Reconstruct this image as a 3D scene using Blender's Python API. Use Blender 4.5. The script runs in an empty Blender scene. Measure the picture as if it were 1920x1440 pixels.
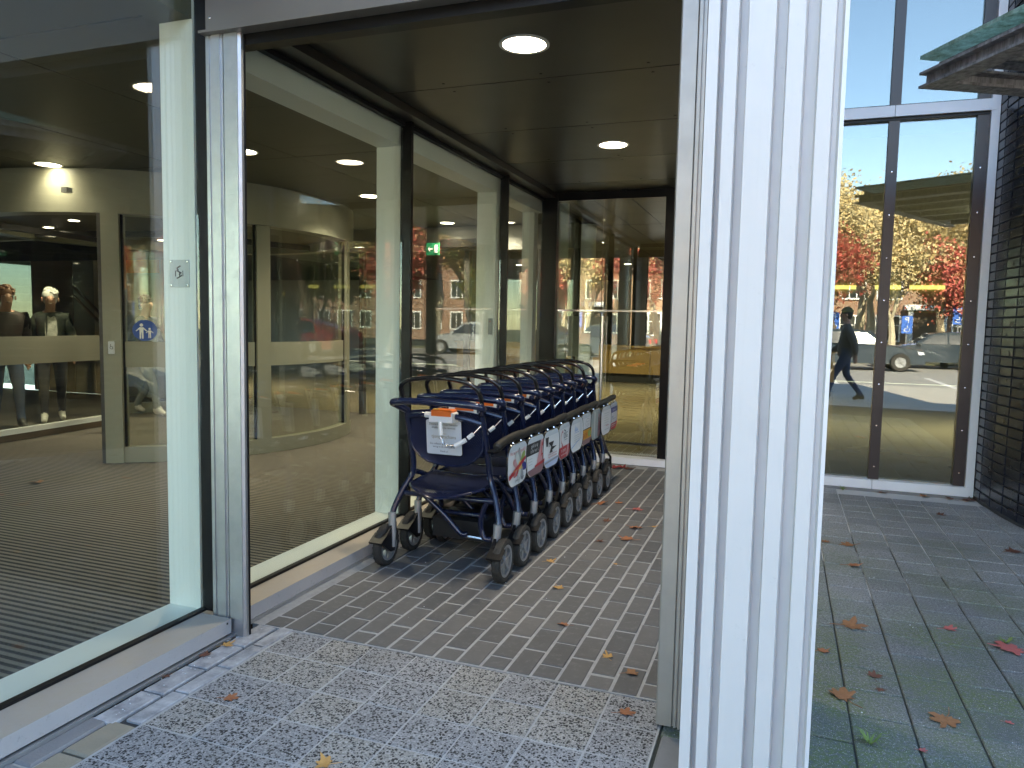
import bpy, bmesh, math, random
from mathutils import Vector, Matrix

R = math.radians
S = 0.2                      # all plan figures below are in paving modules of 0.2 m
rng = random.Random(7)
scene = bpy.context.scene
C = scene.collection

# ------------------------------------------------------------------ camera
CAM = (9.672, -12.908, 6.734)
yaw, pitch, roll = -0.35241, -0.081716, 0.019698
fwd = Vector((math.sin(yaw) * math.cos(pitch), math.cos(yaw) * math.cos(pitch), math.sin(pitch)))
rgt = Vector((math.cos(yaw), -math.sin(yaw), 0))
up = rgt.cross(fwd)
r2 = rgt * math.cos(roll) + up * math.sin(roll)
u2 = -rgt * math.sin(roll) + up * math.cos(roll)
cam = bpy.data.cameras.new('camera')
cam.sensor_width = 36.0
cam.lens = 1379.6 / 1920 * 36
cam.clip_start = 0.05
cam.clip_end = 3000
co = bpy.data.objects.new('camera', cam)
C.objects.link(co)
mw = Matrix((r2, u2, -fwd)).transposed().to_4x4()
mw.translation = Vector(CAM) * S
co.matrix_world = mw
scene.camera = co

# ------------------------------------------------------------------ sky, sun, exposure
SUN_EL, SUN_AZ = R(33), R(12)          # azimuth from +Y towards +X
world = bpy.data.worlds.new('World')
scene.world = world
world.use_nodes = True
wn = world.node_tree
wn.nodes.clear()
sky = wn.nodes.new('ShaderNodeTexSky')
sky.sky_type = 'NISHITA'
sky.sun_disc = False
sky.sun_elevation = SUN_EL
sky.sun_rotation = SUN_AZ
sky.dust_density = .1
sky.ozone_density = 4.0
bg = wn.nodes.new('ShaderNodeBackground')
bg.inputs['Strength'].default_value = 0.15
wo = wn.nodes.new('ShaderNodeOutputWorld')
wn.links.new(sky.outputs[0], bg.inputs[0])
wn.links.new(bg.outputs[0], wo.inputs[0])
sl = bpy.data.lights.new('sun', 'SUN')
sl.energy = 5.0
sl.angle = R(0.5)
sl.color = (1.0, 0.93, 0.82)
so = bpy.data.objects.new('sun', sl)
C.objects.link(so)
sd = Vector((math.sin(SUN_AZ) * math.cos(SUN_EL), math.cos(SUN_AZ) * math.cos(SUN_EL), math.sin(SUN_EL)))
so.rotation_euler = (-sd).to_track_quat('-Z', 'Y').to_euler()
so.location = sd * 60
vs = scene.view_settings
vs.view_transform = 'Standard'
vs.look = 'None'
vs.gamma = 1.0
vs.exposure = 2.95
vs.use_white_balance = True
vs.white_balance_temperature = 7700
vs.white_balance_tint = 8
vs.use_curve_mapping = False
cy = scene.cycles
cy.max_bounces = 14
cy.diffuse_bounces = 4
cy.glossy_bounces = 6
cy.transmission_bounces = 6
cy.transparent_max_bounces = 24
cy.caustics_reflective = False
cy.caustics_refractive = False
cy.sample_clamp_indirect = 6
cy.use_denoising = True
try:
    cy.denoiser = 'OPENIMAGEDENOISE'
except Exception:
    pass

# ------------------------------------------------------------------ materials
MATS = {}


class NT:
    """small helper round a node tree"""
    def __init__(s, name):
        s.mat = bpy.data.materials.new(name)
        s.mat.use_nodes = True
        s.t = s.mat.node_tree
        s.b = s.t.nodes['Principled BSDF']
        s.out = s.t.nodes['Material Output']

    def n(s, typ, **kw):
        nd = s.t.nodes.new('ShaderNode' + typ)
        for k, v in kw.items():
            setattr(nd, k, v)
        return nd

    def l(s, a, b):
        s.t.links.new(a, b)

    def set(s, nd, **kw):
        for k, v in kw.items():
            nd.inputs[k.replace('_', ' ')].default_value = v
        return nd

    def pos(s):
        if not hasattr(s, '_p'):
            s._p = s.n('NewGeometry').outputs['Position']
        return s._p

    def noise(s, scale, detail=3, rough=.55, vec=None, distort=0):
        nd = s.n('TexNoise')
        s.set(nd, Scale=scale, Detail=detail, Roughness=rough, Distortion=distort)
        s.l(vec or s.pos(), nd.inputs['Vector'])
        return nd.outputs['Fac']

    def math(s, op, a, b=None, c=None, clamp=False):
        nd = s.n('Math', operation=op, use_clamp=clamp)
        for i, x in enumerate((a, b, c)):
            if x is None:
                continue
            if isinstance(x, (int, float)):
                nd.inputs[i].default_value = x
            else:
                s.l(x, nd.inputs[i])
        return nd.outputs[0]

    def mix(s, fac, a, b, blend='MIX'):
        nd = s.n('MixRGB', blend_type=blend)
        for i, x in ((0, fac), (1, a), (2, b)):
            if isinstance(x, (int, float)):
                nd.inputs[i].default_value = x
            elif isinstance(x, tuple):
                nd.inputs[i].default_value = (*x[:3], 1)
            else:
                s.l(x, nd.inputs[i])
        return nd.outputs[0]

    def ramp(s, fac, stops):
        nd = s.n('ValToRGB')
        e = nd.color_ramp.elements
        while len(e) < len(stops):
            e.new(.5)
        for i, (p, c) in enumerate(stops):
            e[i].position = p
            e[i].color = (*c, 1) if isinstance(c, tuple) else (c, c, c, 1)
        s.l(fac, nd.inputs[0])
        return nd.outputs[0]

    def bump(s, h, strength=.3, dist=.01):
        nd = s.n('Bump')
        nd.inputs['Strength'].default_value = strength
        nd.inputs['Distance'].default_value = dist
        s.l(h, nd.inputs['Height'])
        s.l(nd.outputs[0], s.b.inputs['Normal'])

    def col(s, x):
        if isinstance(x, tuple):
            s.b.inputs['Base Color'].default_value = (*x, 1)
        else:
            s.l(x, s.b.inputs['Base Color'])

    def rand(s):
        return s.n('ObjectInfo').outputs['Random']


def M(name, col, rough=.5, metal=0, var=.0, vscale=4, bump=0, bscale=60, rand=0, spec=.5, coat=0, rvar=0):
    if name in MATS:
        return MATS[name]
    t = NT(name)
    b = t.b
    b.inputs['Roughness'].default_value = rough
    b.inputs['Metallic'].default_value = metal
    b.inputs['Specular IOR Level'].default_value = spec
    b.inputs['Coat Weight'].default_value = coat
    c = col
    if var or rand:
        f = 1.0
        if var:
            nz = t.noise(vscale, 5, .65)
            f = t.math('MULTIPLY_ADD', nz, 2 * var, 1 - var)
        if rand:
            rr = t.math('MULTIPLY_ADD', t.rand(), 2 * rand, 1 - rand)
            f = t.math('MULTIPLY', rr, f)
        c = t.mix(1, col, f, 'MULTIPLY')
    t.col(c)
    if rvar:
        r = t.math('MULTIPLY_ADD', t.noise(vscale * 1.7, 4), 2 * rvar, rough - rvar, clamp=True)
        t.l(r, b.inputs['Roughness'])
    if bump:
        t.bump(t.noise(bscale, 4), bump, .004)
    MATS[name] = t.mat
    return t.mat


def glass(name, tint, base, k, rough=0.0, gloss=(1, 1, 1)):
    """pane of float glass: clear body with the mirror share of its two coated faces"""
    t = NT(name)
    t.t.nodes.remove(t.b)
    tr = t.n('BsdfTransparent')
    tr.inputs[0].default_value = (*tint, 1)
    gl = t.n('BsdfGlossy')
    gl.inputs['Color'].default_value = (*gloss, 1)
    gl.inputs['Roughness'].default_value = rough
    fr = t.n('LayerWeight')
    fr.inputs['Blend'].default_value = .5
    sch = t.math('MULTIPLY_ADD', t.math('POWER', fr.outputs['Facing'], 5.0), .96, .04)
    nz = t.n('Bump')
    nz.inputs['Strength'].default_value = .05
    nz.inputs['Distance'].default_value = .004
    t.l(t.noise(1.3, 1), nz.inputs['Height'])
    t.l(nz.outputs[0], gl.inputs['Normal'])
    fac = t.math('MULTIPLY_ADD', sch, k, base, clamp=True)
    mx = t.n('MixShader')
    t.l(fac, mx.inputs[0])
    t.l(tr.outputs[0], mx.inputs[1])
    t.l(gl.outputs[0], mx.inputs[2])
    t.l(mx.outputs[0], t.out.inputs['Surface'])
    MATS[name] = t.mat
    return t.mat


def emit(name, col, strength):
    t = NT(name)
    t.col(tuple(.5 * q for q in col))
    t.b.inputs['Emission Color'].default_value = (*col, 1)
    t.b.inputs['Emission Strength'].default_value = strength
    MATS[name] = t.mat
    return t.mat


def special():
    # washed terrazzo paving: pale matrix, black basalt chips
    t = NT('terrazzo')
    v0 = t.pos()
    wob = t.n('TexNoise')
    t.set(wob, Scale=60, Detail=2)
    t.l(v0, wob.inputs['Vector'])
    add = t.n('VectorMath', operation='MULTIPLY_ADD')
    t.l(wob.outputs['Color'], add.inputs[0])
    add.inputs[1].default_value = (.012, .012, .012)
    t.l(v0, add.inputs[2])
    vo = t.n('TexVoronoi')
    vo.inputs['Scale'].default_value = 108
    t.l(add.outputs[0], vo.inputs['Vector'])
    sep = t.n('SeparateColor')
    t.l(vo.outputs['Color'], sep.inputs[0])
    chip = t.math('MULTIPLY', t.math('LESS_THAN', sep.outputs[0], .46), t.math('LESS_THAN', vo.outputs['Distance'], .5))
    v2 = t.n('TexVoronoi')
    v2.inputs['Scale'].default_value = 210
    t.l(add.outputs[0], v2.inputs['Vector'])
    s2 = t.n('SeparateColor')
    t.l(v2.outputs['Color'], s2.inputs[0])
    fine = t.math('MULTIPLY', t.math('LESS_THAN', s2.outputs[0], .42), t.math('LESS_THAN', v2.outputs['Distance'], .5))
    pale = t.math('GREATER_THAN', s2.outputs[1], .7)
    base = t.mix(t.noise(9, 4), (.22, .22, .223), (.33, .325, .32))
    rr = t.rand()
    warm = t.math('GREATER_THAN', rr, .72)
    base = t.mix(t.math('MULTIPLY', warm, .5), base, (.32, .29, .23))
    base = t.mix(t.math('MULTIPLY', pale, .55), base, (.48, .46, .44))
    base = t.mix(t.math('MULTIPLY', fine, .75), base, (.07, .07, .074))
    dark = t.mix(sep.outputs[2], (.006, .006, .007), (.035, .034, .033))
    c = t.mix(chip, base, dark)
    c = t.mix(1, c, t.math('MULTIPLY_ADD', rr, .14, .95), 'MULTIPLY')
    c = t.mix(t.math('MULTIPLY', t.ramp(t.noise(3.1, 5), [(.52, 0.0), (.72, 1.0)]), .25), c, (.17, .16, .14))
    t.col(c)
    t.b.inputs['Roughness'].default_value = .8
    t.bump(t.math('ADD', t.math('MULTIPLY', chip, .5), t.noise(150, 3)), .5, .003)
    MATS['terrazzo'] = t.mat
    # clay pavers
    t = NT('brick_paver')
    rr = t.rand()
    c = t.mix(rr, (.105, .104, .105), (.165, .157, .15))
    c = t.mix(t.math('MULTIPLY', t.noise(7, 5, .65), .6), c, (.06, .058, .057))
    c = t.mix(t.math('MULTIPLY', t.ramp(t.noise(26, 6, .75), [(.52, 0.0), (.75, 1.0)]), .4), c, (.26, .25, .24))
    t.col(c)
    t.b.inputs['Roughness'].default_value = .62
    t.bump(t.noise(190, 4), .25, .002)
    MATS['brick_paver'] = t.mat
    # kerb bricks along the sill, frosted with lime
    t = NT('limed_brick')
    c = t.mix(t.ramp(t.noise(10, 6, .7), [(.35, 0.0), (.7, 1.0)]), (.22, .22, .225), (.52, .52, .52))
    t.col(c)
    t.b.inputs['Roughness'].default_value = .85
    t.bump(t.noise(150, 4), .3, .002)
    MATS['limed_brick'] = t.mat
    # mossy concrete slabs
    t = NT('slab')
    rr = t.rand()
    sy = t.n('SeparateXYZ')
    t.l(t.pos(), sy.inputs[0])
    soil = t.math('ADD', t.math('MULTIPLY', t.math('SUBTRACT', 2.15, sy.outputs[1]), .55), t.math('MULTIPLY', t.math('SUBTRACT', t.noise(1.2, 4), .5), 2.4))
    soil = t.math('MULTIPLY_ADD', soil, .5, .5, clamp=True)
    far_lit = t.mix(rr, (.46, .46, .455), (.58, .58, .57))  # lightened colour for far slabs, offsets the shade of tower and canopy
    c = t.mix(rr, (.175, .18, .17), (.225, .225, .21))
    c = t.mix(soil, far_lit, c)  # soil mask also fades in the painted lightening of the far slabs
    c = t.mix(t.math('MULTIPLY', t.ramp(t.noise(110, 4, .8), [(.38, 0.0), (.62, 1.0)]), .85), c, (.05, .055, .058))
    wet = t.ramp(t.noise(1.3, 4, .55), [(.45, 0.0), (.62, 1.0)])
    c = t.mix(t.math('MULTIPLY', t.math('MULTIPLY', wet, soil), .6), c, (.07, .085, .088))
    mo = t.math('MULTIPLY', t.ramp(t.noise(1.6, 5, .65), [(.38, 0.0), (.58, 1.0)]), t.ramp(t.noise(60, 3), [(.3, 0.0), (.62, 1.0)]))
    c = t.mix(t.math('MULTIPLY', t.math('MULTIPLY', mo, soil), .85), c, (.1, .135, .035))
    sp = t.ramp(t.noise(260, 1), [(.64, 0.0), (.7, 1.0)])
    c = t.mix(t.math('MULTIPLY', sp, .6), c, (.6, .6, .6))
    t.col(c)
    t.b.inputs['Roughness'].default_value = .8
    t.bump(t.noise(160, 4), .6, .004)
    MATS['slab'] = t.mat
    # joint sand
    t = NT('joint_sand')
    c = t.mix(t.noise(25, 5, .7), (.24, .235, .225), (.5, .49, .47))
    t.col(c)
    t.b.inputs['Roughness'].default_value = .95
    t.bump(t.noise(300, 3), .5, .003)
    MATS['joint_sand'] = t.mat
    t = NT('joint_soil')
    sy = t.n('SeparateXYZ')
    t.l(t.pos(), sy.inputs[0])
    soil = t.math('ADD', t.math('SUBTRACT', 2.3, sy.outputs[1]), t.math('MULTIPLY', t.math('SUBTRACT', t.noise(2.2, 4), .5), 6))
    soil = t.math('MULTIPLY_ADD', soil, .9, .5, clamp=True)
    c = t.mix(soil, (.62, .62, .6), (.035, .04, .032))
    t.col(c)
    t.b.inputs['Roughness'].default_value = .95
    MATS['joint_soil'] = t.mat
    # ribbed entrance mat: ribs run along x
    t = NT('ribbed_mat')
    sx = t.n('SeparateXYZ')
    t.l(t.pos(), sx.inputs[0])
    w = t.math('SINE', t.math('MULTIPLY', sx.outputs[1], 2 * math.pi / .0415))
    fib = t.noise(420, 2)
    wv = t.math('ADD', w, t.math('MULTIPLY', t.math('SUBTRACT', fib, .5), .7))
    rib = t.ramp(t.math('MULTIPLY_ADD', wv, .5, .5), [(.34, 0.0), (.6, 1.0)])
    pale = t.mix(fib, (.12, .1, .075), (.33, .295, .235))
    pale = t.mix(t.math('MULTIPLY', t.noise(1.7, 3), .4), pale, (.12, .1, .07))
    t.col(t.mix(rib, (.004, .003, .0025), pale))
    t.b.inputs['Roughness'].default_value = .95
    t.bump(rib, .6, .006)
    MATS['ribbed_mat'] = t.mat
    # galvanised steel
    t = NT('galvanised')
    c = t.mix(t.noise(14, 5, .7), (.36, .375, .39), (.54, .545, .55))
    t.col(c)
    t.b.inputs['Metallic'].default_value = .85
    t.l(t.math('MULTIPLY_ADD', t.noise(22, 5, .7), .3, .25), t.b.inputs['Roughness'])
    t.bump(t.noise(40, 3), .06, .002)
    MATS['galvanised'] = t.mat
    # powder coated perforated sheet
    t = NT('perforated_blue')
    tc = t.n('TexCoord')
    sx = t.n('SeparateXYZ')
    t.l(tc.outputs['Object'], sx.inputs[0])
    p = .0145
    q = t.math('ADD', sx.outputs[2], sx.outputs[1])

    def cell(a, off=0.0):
        return t.math('SUBTRACT', t.math('FRACT', t.math('ADD', t.math('DIVIDE', a, p), off)), .5)
    a1, b1 = cell(sx.outputs[0]), cell(q)
    a2, b2 = cell(sx.outputs[0], .5), cell(q, .5)

    def d2(a, b):
        return t.math('ADD', t.math('MULTIPLY', a, a), t.math('MULTIPLY', b, b))
    dm = t.math('MINIMUM', d2(a1, b1), d2(a2, b2))
    hole = t.math('LESS_THAN', dm, .034)
    t.col((.008, .013, .044))
    t.b.inputs['Roughness'].default_value = .5
    t.b.inputs['Specular IOR Level'].default_value = .3
    tr = t.n('BsdfTransparent')
    mx = t.n('MixShader')
    t.l(hole, mx.inputs[0])
    t.l(t.b.outputs[0], mx.inputs[1])
    t.l(tr.outputs[0], mx.inputs[2])
    t.l(mx.outputs[0], t.out.inputs['Surface'])
    MATS['perforated_blue'] = t.mat
    # tyre with tread
    t = NT('tyre_rubber')
    t.col(t.mix(t.noise(50, 4), (.014, .013, .012), (.05, .044, .036)))
    t.b.inputs['Roughness'].default_value = .8
    t.bump(t.noise(120, 3), .4, .003)
    MATS['tyre_rubber'] = t.mat
    # wood veneer
    t = NT('veneer')
    mp = t.n('Mapping')
    mp.inputs['Scale'].default_value = (1, 1, 14)
    t.l(t.pos(), mp.inputs['Vector'])
    c = t.mix(t.noise(2.5, 4, vec=mp.outputs[0]), (.30, .18, .06), (.45, .29, .11))
    t.col(c)
    t.b.inputs['Roughness'].default_value = .35
    MATS['veneer'] = t.mat
    # leaves of the trees, hue by leaf face
    for nm, c1, c2, c3 in (('foliage_yellow', (.5, .36, .15), (.55, .44, .24), (.36, .28, .14)),
                           ('foliage_red', (.48, .1, .07), (.4, .07, .06), (.5, .27, .15)),
                           ('foliage_green', (.06, .09, .025), (.1, .12, .03), (.17, .14, .03))):
        t = NT(nm)
        n1 = t.n('TexWhiteNoise')
        sn = t.n('VectorMath', operation='SNAP')
        t.l(t.pos(), sn.inputs[0])
        sn.inputs[1].default_value = (.25, .25, .25)
        t.l(sn.outputs[0], n1.inputs['Vector'])
        t.col(t.ramp(n1.outputs['Value'], [(0.1, c1), (.55, c2), (.95, c3)]))
        t.b.inputs['Roughness'].default_value = .7
        MATS[nm] = t.mat
    # fallen leaves
    for nm, c1, c2 in (('leaf_tan', (.36, .17, .07), (.17, .065, .025)), ('leaf_orange', (.42, .17, .07), (.24, .075, .035)),
                       ('leaf_pink', (.5, .14, .12), (.36, .08, .07)), ('leaf_red', (.33, .025, .03), (.22, .02, .02)),
                       ('leaf_brown', (.17, .065, .035), (.09, .035, .022)), ('leaf_yellow', (.55, .33, .1), (.42, .2, .06))):
        t = NT(nm)
        t.col(t.mix(t.noise(55, 5, .7), c1, c2))
        t.b.inputs['Roughness'].default_value = .65
        t.bump(t.noise(130, 3), .3, .002)
        MATS[nm] = t.mat
    # ashlar of far house: brown brick
    t = NT('house_brick')
    bk = t.n('TexBrick')
    t.set(bk, Scale=1.0, Mortar_Size=.008, Brick_Width=.22, Row_Height=.065)
    bk.inputs['Color1'].default_value = (.22, .1, .055, 1)
    bk.inputs['Color2'].default_value = (.3, .15, .08, 1)
    bk.inputs['Mortar'].default_value = (.33, .29, .25, 1)
    sx = t.n('SeparateXYZ')
    t.l(t.pos(), sx.inputs[0])
    cm = t.n('CombineXYZ')
    t.l(t.math('ADD', sx.outputs[0], sx.outputs[1]), cm.inputs[0])
    t.l(sx.outputs[2], cm.inputs[1])
    t.l(cm.outputs[0], bk.inputs['Vector'])
    t.col(bk.outputs['Color'])
    t.b.inputs['Roughness'].default_value = .85
    MATS['house_brick'] = t.mat
    # weathered canopy steel
    t = NT('weathered_steel')
    mp = t.n('Mapping')
    mp.inputs['Scale'].default_value = (1, 1, .18)
    t.l(t.pos(), mp.inputs['Vector'])
    st = t.noise(26, 5, .7, vec=mp.outputs[0])
    c = t.mix(t.ramp(st, [(.35, 0.0), (.68, 1.0)]), (.13, .125, .13), (.42, .42, .44))
    t.col(c)
    t.b.inputs['Metallic'].default_value = .25
    t.b.inputs['Roughness'].default_value = .55
    t.bump(t.noise(60, 3), .1, .002)
    MATS['weathered_steel'] = t.mat


special()
GL_SIDE = glass('glass_side', (.965, .995, .97), .024, 1.3)
GL_BACK = glass('glass_back', (.8, .85, .78), .17, 1.4)
GL_RIGHT = glass('glass_right', (.76, .83, .78), .062, 1.3)
GL_TINT = glass('glass_tinted', (.28, .31, .31), .02, .8)
GL_DRUM = glass('glass_drum', (.93, .95, .9), .01, .9)
t = NT('mossy_glass')
gc_ = t.mix(t.ramp(t.noise(16, 6, .75), [(.4, 0.0), (.66, 1.0)]), (.62, .78, .70), (.22, .30, .2))
t.col(gc_)
t.b.inputs['Roughness'].default_value = .3
tl_ = t.n('BsdfTranslucent')
t.l(gc_, tl_.inputs[0])
mx_ = t.n('MixShader')
mx_.inputs[0].default_value = .7
t.l(t.b.outputs[0], mx_.inputs[1])
t.l(tl_.outputs[0], mx_.inputs[2])
t.l(mx_.outputs[0], t.out.inputs['Surface'])
MATS['mossy_glass'] = t.mat
M('frame_white', (.86, .88, .83), .4, var=.04, vscale=2)
t = NT('column_white')
c0 = t.mix(t.noise(2.6, 5, .6), (.545, .54, .535), (.64, .63, .625))
c0 = t.mix(t.math('MULTIPLY', t.ramp(t.noise(34, 6, .8), [(.62, 0.0), (.72, 1.0)]), .3), c0, (.36, .35, .33))
mp0 = t.n('Mapping')
mp0.inputs['Scale'].default_value = (1, 1, .06)
t.l(t.pos(), mp0.inputs['Vector'])
c0 = t.mix(t.math('MULTIPLY', t.ramp(t.noise(55, 4, .7, vec=mp0.outputs[0]), [(.55, 0.0), (.75, 1.0)]), .1), c0, (.42, .41, .39))
t.col(c0)
t.l(t.math('MULTIPLY_ADD', t.noise(9, 4), .25, .22), t.b.inputs['Roughness'])
t.bump(t.noise(3.5, 3), .05, .01)
MATS['column_white'] = t.mat
t = NT('sill_metal')
sn0 = t.n('SeparateXYZ')
t.l(t.n('NewGeometry').outputs['Normal'], sn0.inputs[0])
dust = t.math('MULTIPLY', t.math('GREATER_THAN', sn0.outputs[2], .8), t.math('MULTIPLY_ADD', t.noise(7, 5, .7), .7, .3, clamp=True))
sc0 = t.mix(t.noise(6, 4), (.38, .375, .385), (.47, .46, .465))
sc0 = t.mix(t.math('MULTIPLY', t.ramp(t.noise(45, 5, .8), [(.58, 0.0), (.66, 1.0)]), .35), sc0, (.2, .19, .18))
t.col(t.mix(dust, sc0, (.47, .375, .26)))
t.b.inputs['Metallic'].default_value = .2
t.l(t.math('MULTIPLY_ADD', dust, .3, .42), t.b.inputs['Roughness'])
MATS['sill_metal'] = t.mat
M('sill_white', (.88, .88, .89), .4, var=.06, vscale=5)
M('black_metal', (.006, .0055, .0055), .35, rvar=.08, vscale=5, spec=.22)
M('bronze_mullion', (.05, .036, .034), .35, var=.1, vscale=4)
M('gasket', (.006, .006, .007), .5, spec=.25)
M('fascia_metal', (.17, .155, .135), .38, metal=.3, var=.08, vscale=3, rvar=.08)
M('ceiling_panel', (.04, .035, .028), .36, metal=.25, var=.08, vscale=1.2, rvar=.06)
M('interior_ceiling', (.08, .077, .055), .5, var=.06, vscale=1.0)
M('drum_grey', (.27, .265, .2), .38, var=.03, vscale=2)
M('drum_jamb', (.05, .048, .045), .4)
M('frost_band', (.27, .265, .2), .6)
M('lobby_floor', (.30, .25, .16), .16, var=.12, vscale=1.2, rvar=.05)
M('wall_brown', (.16, .115, .075), .6, var=.1, vscale=3)
M('wall_beige', (.42, .36, .28), .6, var=.05)
M('wall_grey', (.20, .20, .18), .6, var=.05)
M('wall_dark', (.03, .03, .028), .6)
M('render_grey', (.33, .32, .31), .8, var=.08, vscale=1)
M('glazed_brick', (.012, .014, .026), .25, var=.3, vscale=9, bump=.15, bscale=35, rand=.35, rvar=.08)
M('brick_joint', (.055, .06, .075), .9, var=.2, vscale=20)
M('joint_pale', (.40, .395, .38), .95, var=.25, vscale=14)
M('joint_dark', (.05, .05, .048), .95, var=.3, vscale=30)
M('concrete', (.22, .215, .21), .85, var=.2, vscale=9, bump=.4, bscale=130)
M('tan_stone', (.30, .26, .19), .85, var=.22, vscale=8, bump=.4, bscale=120)
M('frame_blue', (.007, .013, .043), .2, coat=.5, var=.08, vscale=8)
M('tube_black', (.008, .008, .009), .22, coat=.3)
M('grip_foam', (.006, .0055, .0045), .6, var=.2, vscale=10)
M('plastic_black', (.006, .006, .007), .35)
M('rim_silver', (.40, .40, .40), .38, metal=.6, var=.1, vscale=20)
M('chrome', (.7, .7, .7), .15, metal=1)
M('plate_grey', (.62, .65, .67), .45)
M('lock_white', (.78, .77, .74), .4, var=.05, vscale=20)
M('lock_orange', (.82, .16, .02), .45)
M('print_white', (.78, .78, .77), .4)
M('ink_black', (.02, .02, .022), .5)
M('ink_olive', (.3, .24, .12), .5)
M('ink_red', (.48, .02, .03), .45)
M('ink_pink', (.62, .3, .3), .45)
M('ink_navy', (.025, .035, .2), .45)
M('ink_grey', (.3, .31, .31), .45)
M('ink_pale', (.55, .58, .56), .45)
M('ink_blue', (.12, .32, .62), .45)
M('ink_ice', (.5, .57, .74), .45)
M('ink_yellow', (.8, .52, .12), .45)
M('ink_amber', (.68, .32, .03), .45)
M('ink_green', (.28, .36, .1), .45)
M('ink_mauve', (.26, .14, .15), .45)
M('ink_mist', (.33, .38, .37), .45)
M('sticker_blue', (.012, .07, .32), .4)
M('sign_green', (.02, .3, .12), .5)
M('sign_orange', (.85, .27, .03), .5)
M('asphalt', (.3, .29, .27), .9, var=.2, vscale=3, bump=.3, bscale=90)
M('pale_paving', (.45, .42, .37), .85, var=.2, vscale=2)
M('ground_earth', (.11, .11, .06), .95, var=.3, vscale=.6)
M('bark', (.15, .115, .075), .9, var=.35, vscale=6, bump=.5, bscale=25)
M('bark_pale', (.46, .4, .28), .85, var=.35, vscale=3)
M('house_roof', (.09, .055, .045), .8, var=.2, vscale=2)
M('white_paint', (.78, .78, .76), .4)
M('dark_pane', (.02, .025, .03), .05)
M('car_white', (.75, .77, .8), .2, coat=1)
M('car_red', (.25, .02, .025), .2, coat=1)
M('car_dark', (.03, .045, .06), .2, coat=1)
M('car_silver', (.4, .42, .44), .22, metal=.5, coat=1)
M('road_sign_blue', (.02, .12, .5), .45)
M('pole_steel', (.35, .36, .37), .45, metal=.6)
M('grass_blade', (.13, .2, .045), .7)
M('skin', (.5, .28, .2), .5, var=.05, vscale=20)
M('hair_white', (.55, .54, .5), .8, var=.2, vscale=60)
M('hair_auburn', (.16, .07, .03), .7, var=.25, vscale=60)
M('hair_dark', (.04, .03, .025), .7)
M('coat_green', (.014, .02, .012), .75, var=.2, vscale=14, bump=.4, bscale=24)
M('coat_brown', (.028, .018, .013), .7, var=.2, vscale=14, bump=.4, bscale=20)
M('coat_navy', (.02, .022, .03), .75, var=.2, vscale=14)
M('coat_grey', (.09, .09, .085), .75, var=.2, vscale=14)
M('denim', (.035, .06, .12), .85, var=.25, vscale=15)
M('denim_dark', (.016, .02, .032), .85, var=.25, vscale=15)
M('trouser_grey', (.2, .21, .19), .85, var=.15, vscale=15)
M('shoe_white', (.6, .58, .53), .6)
M('shoe_dark', (.03, .03, .03), .5)
M('shirt_print', (.35, .34, .31), .8, var=.9, vscale=22)
M('board_cream', (.4, .38, .17), .6)
M('jamb_steel', (.40, .375, .345), .42, metal=.55, var=.14, vscale=9, bump=.05, bscale=40, rvar=.1)  # warm tint stands in for the ceiling reflected in the steel
M('lamp_rim', (.75, .73, .66), .35)
emit('lamp_glow', (1.0, .93, .78), 4.0)
emit('strip_glow', (1.0, .82, .25), .3)
emit('exit_glow', (.015, .3, .13), .05)


# ------------------------------------------------------------------ mesh helpers
def catmull(pts, k=5, closed=False):
    P = [Vector(p) for p in pts]
    n = len(P)
    out = []
    rngn = range(n) if closed else range(n - 1)
    for i in rngn:
        if closed:
            p0, p1, p2, p3 = P[i - 1], P[i], P[(i + 1) % n], P[(i + 2) % n]
        else:
            p1, p2 = P[i], P[i + 1]
            p0 = P[i - 1] if i else p1 * 2 - p2
            p3 = P[i + 2] if i + 2 < n else p2 * 2 - p1
        for j in range(k):
            t = j / k
            out.append(.5 * ((2 * p1) + (p2 - p0) * t + (2 * p0 - 5 * p1 + 4 * p2 - p3) * t * t + (3 * p1 - p0 - 3 * p2 + p3) * t ** 3))
    if not closed:
        out.append(P[-1])
    return out


def rrect(w, h, r, n=5, cx=0, cy=0, rb=None):
    """rounded rectangle outline; rb = radius of the two lower corners"""
    rb = r if rb is None else rb
    out = []
    for (sx, sy, a0, rr) in ((1, 1, 0, r), (-1, 1, 90, r), (-1, -1, 180, rb), (1, -1, 270, rb)):
        for i in range(n + 1):
            a = R(a0 + 90 * i / n)
            out.append((cx + sx * (w / 2 - rr) + rr * math.cos(a), cy + sy * (h / 2 - rr) + rr * math.sin(a)))
    return out


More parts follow.
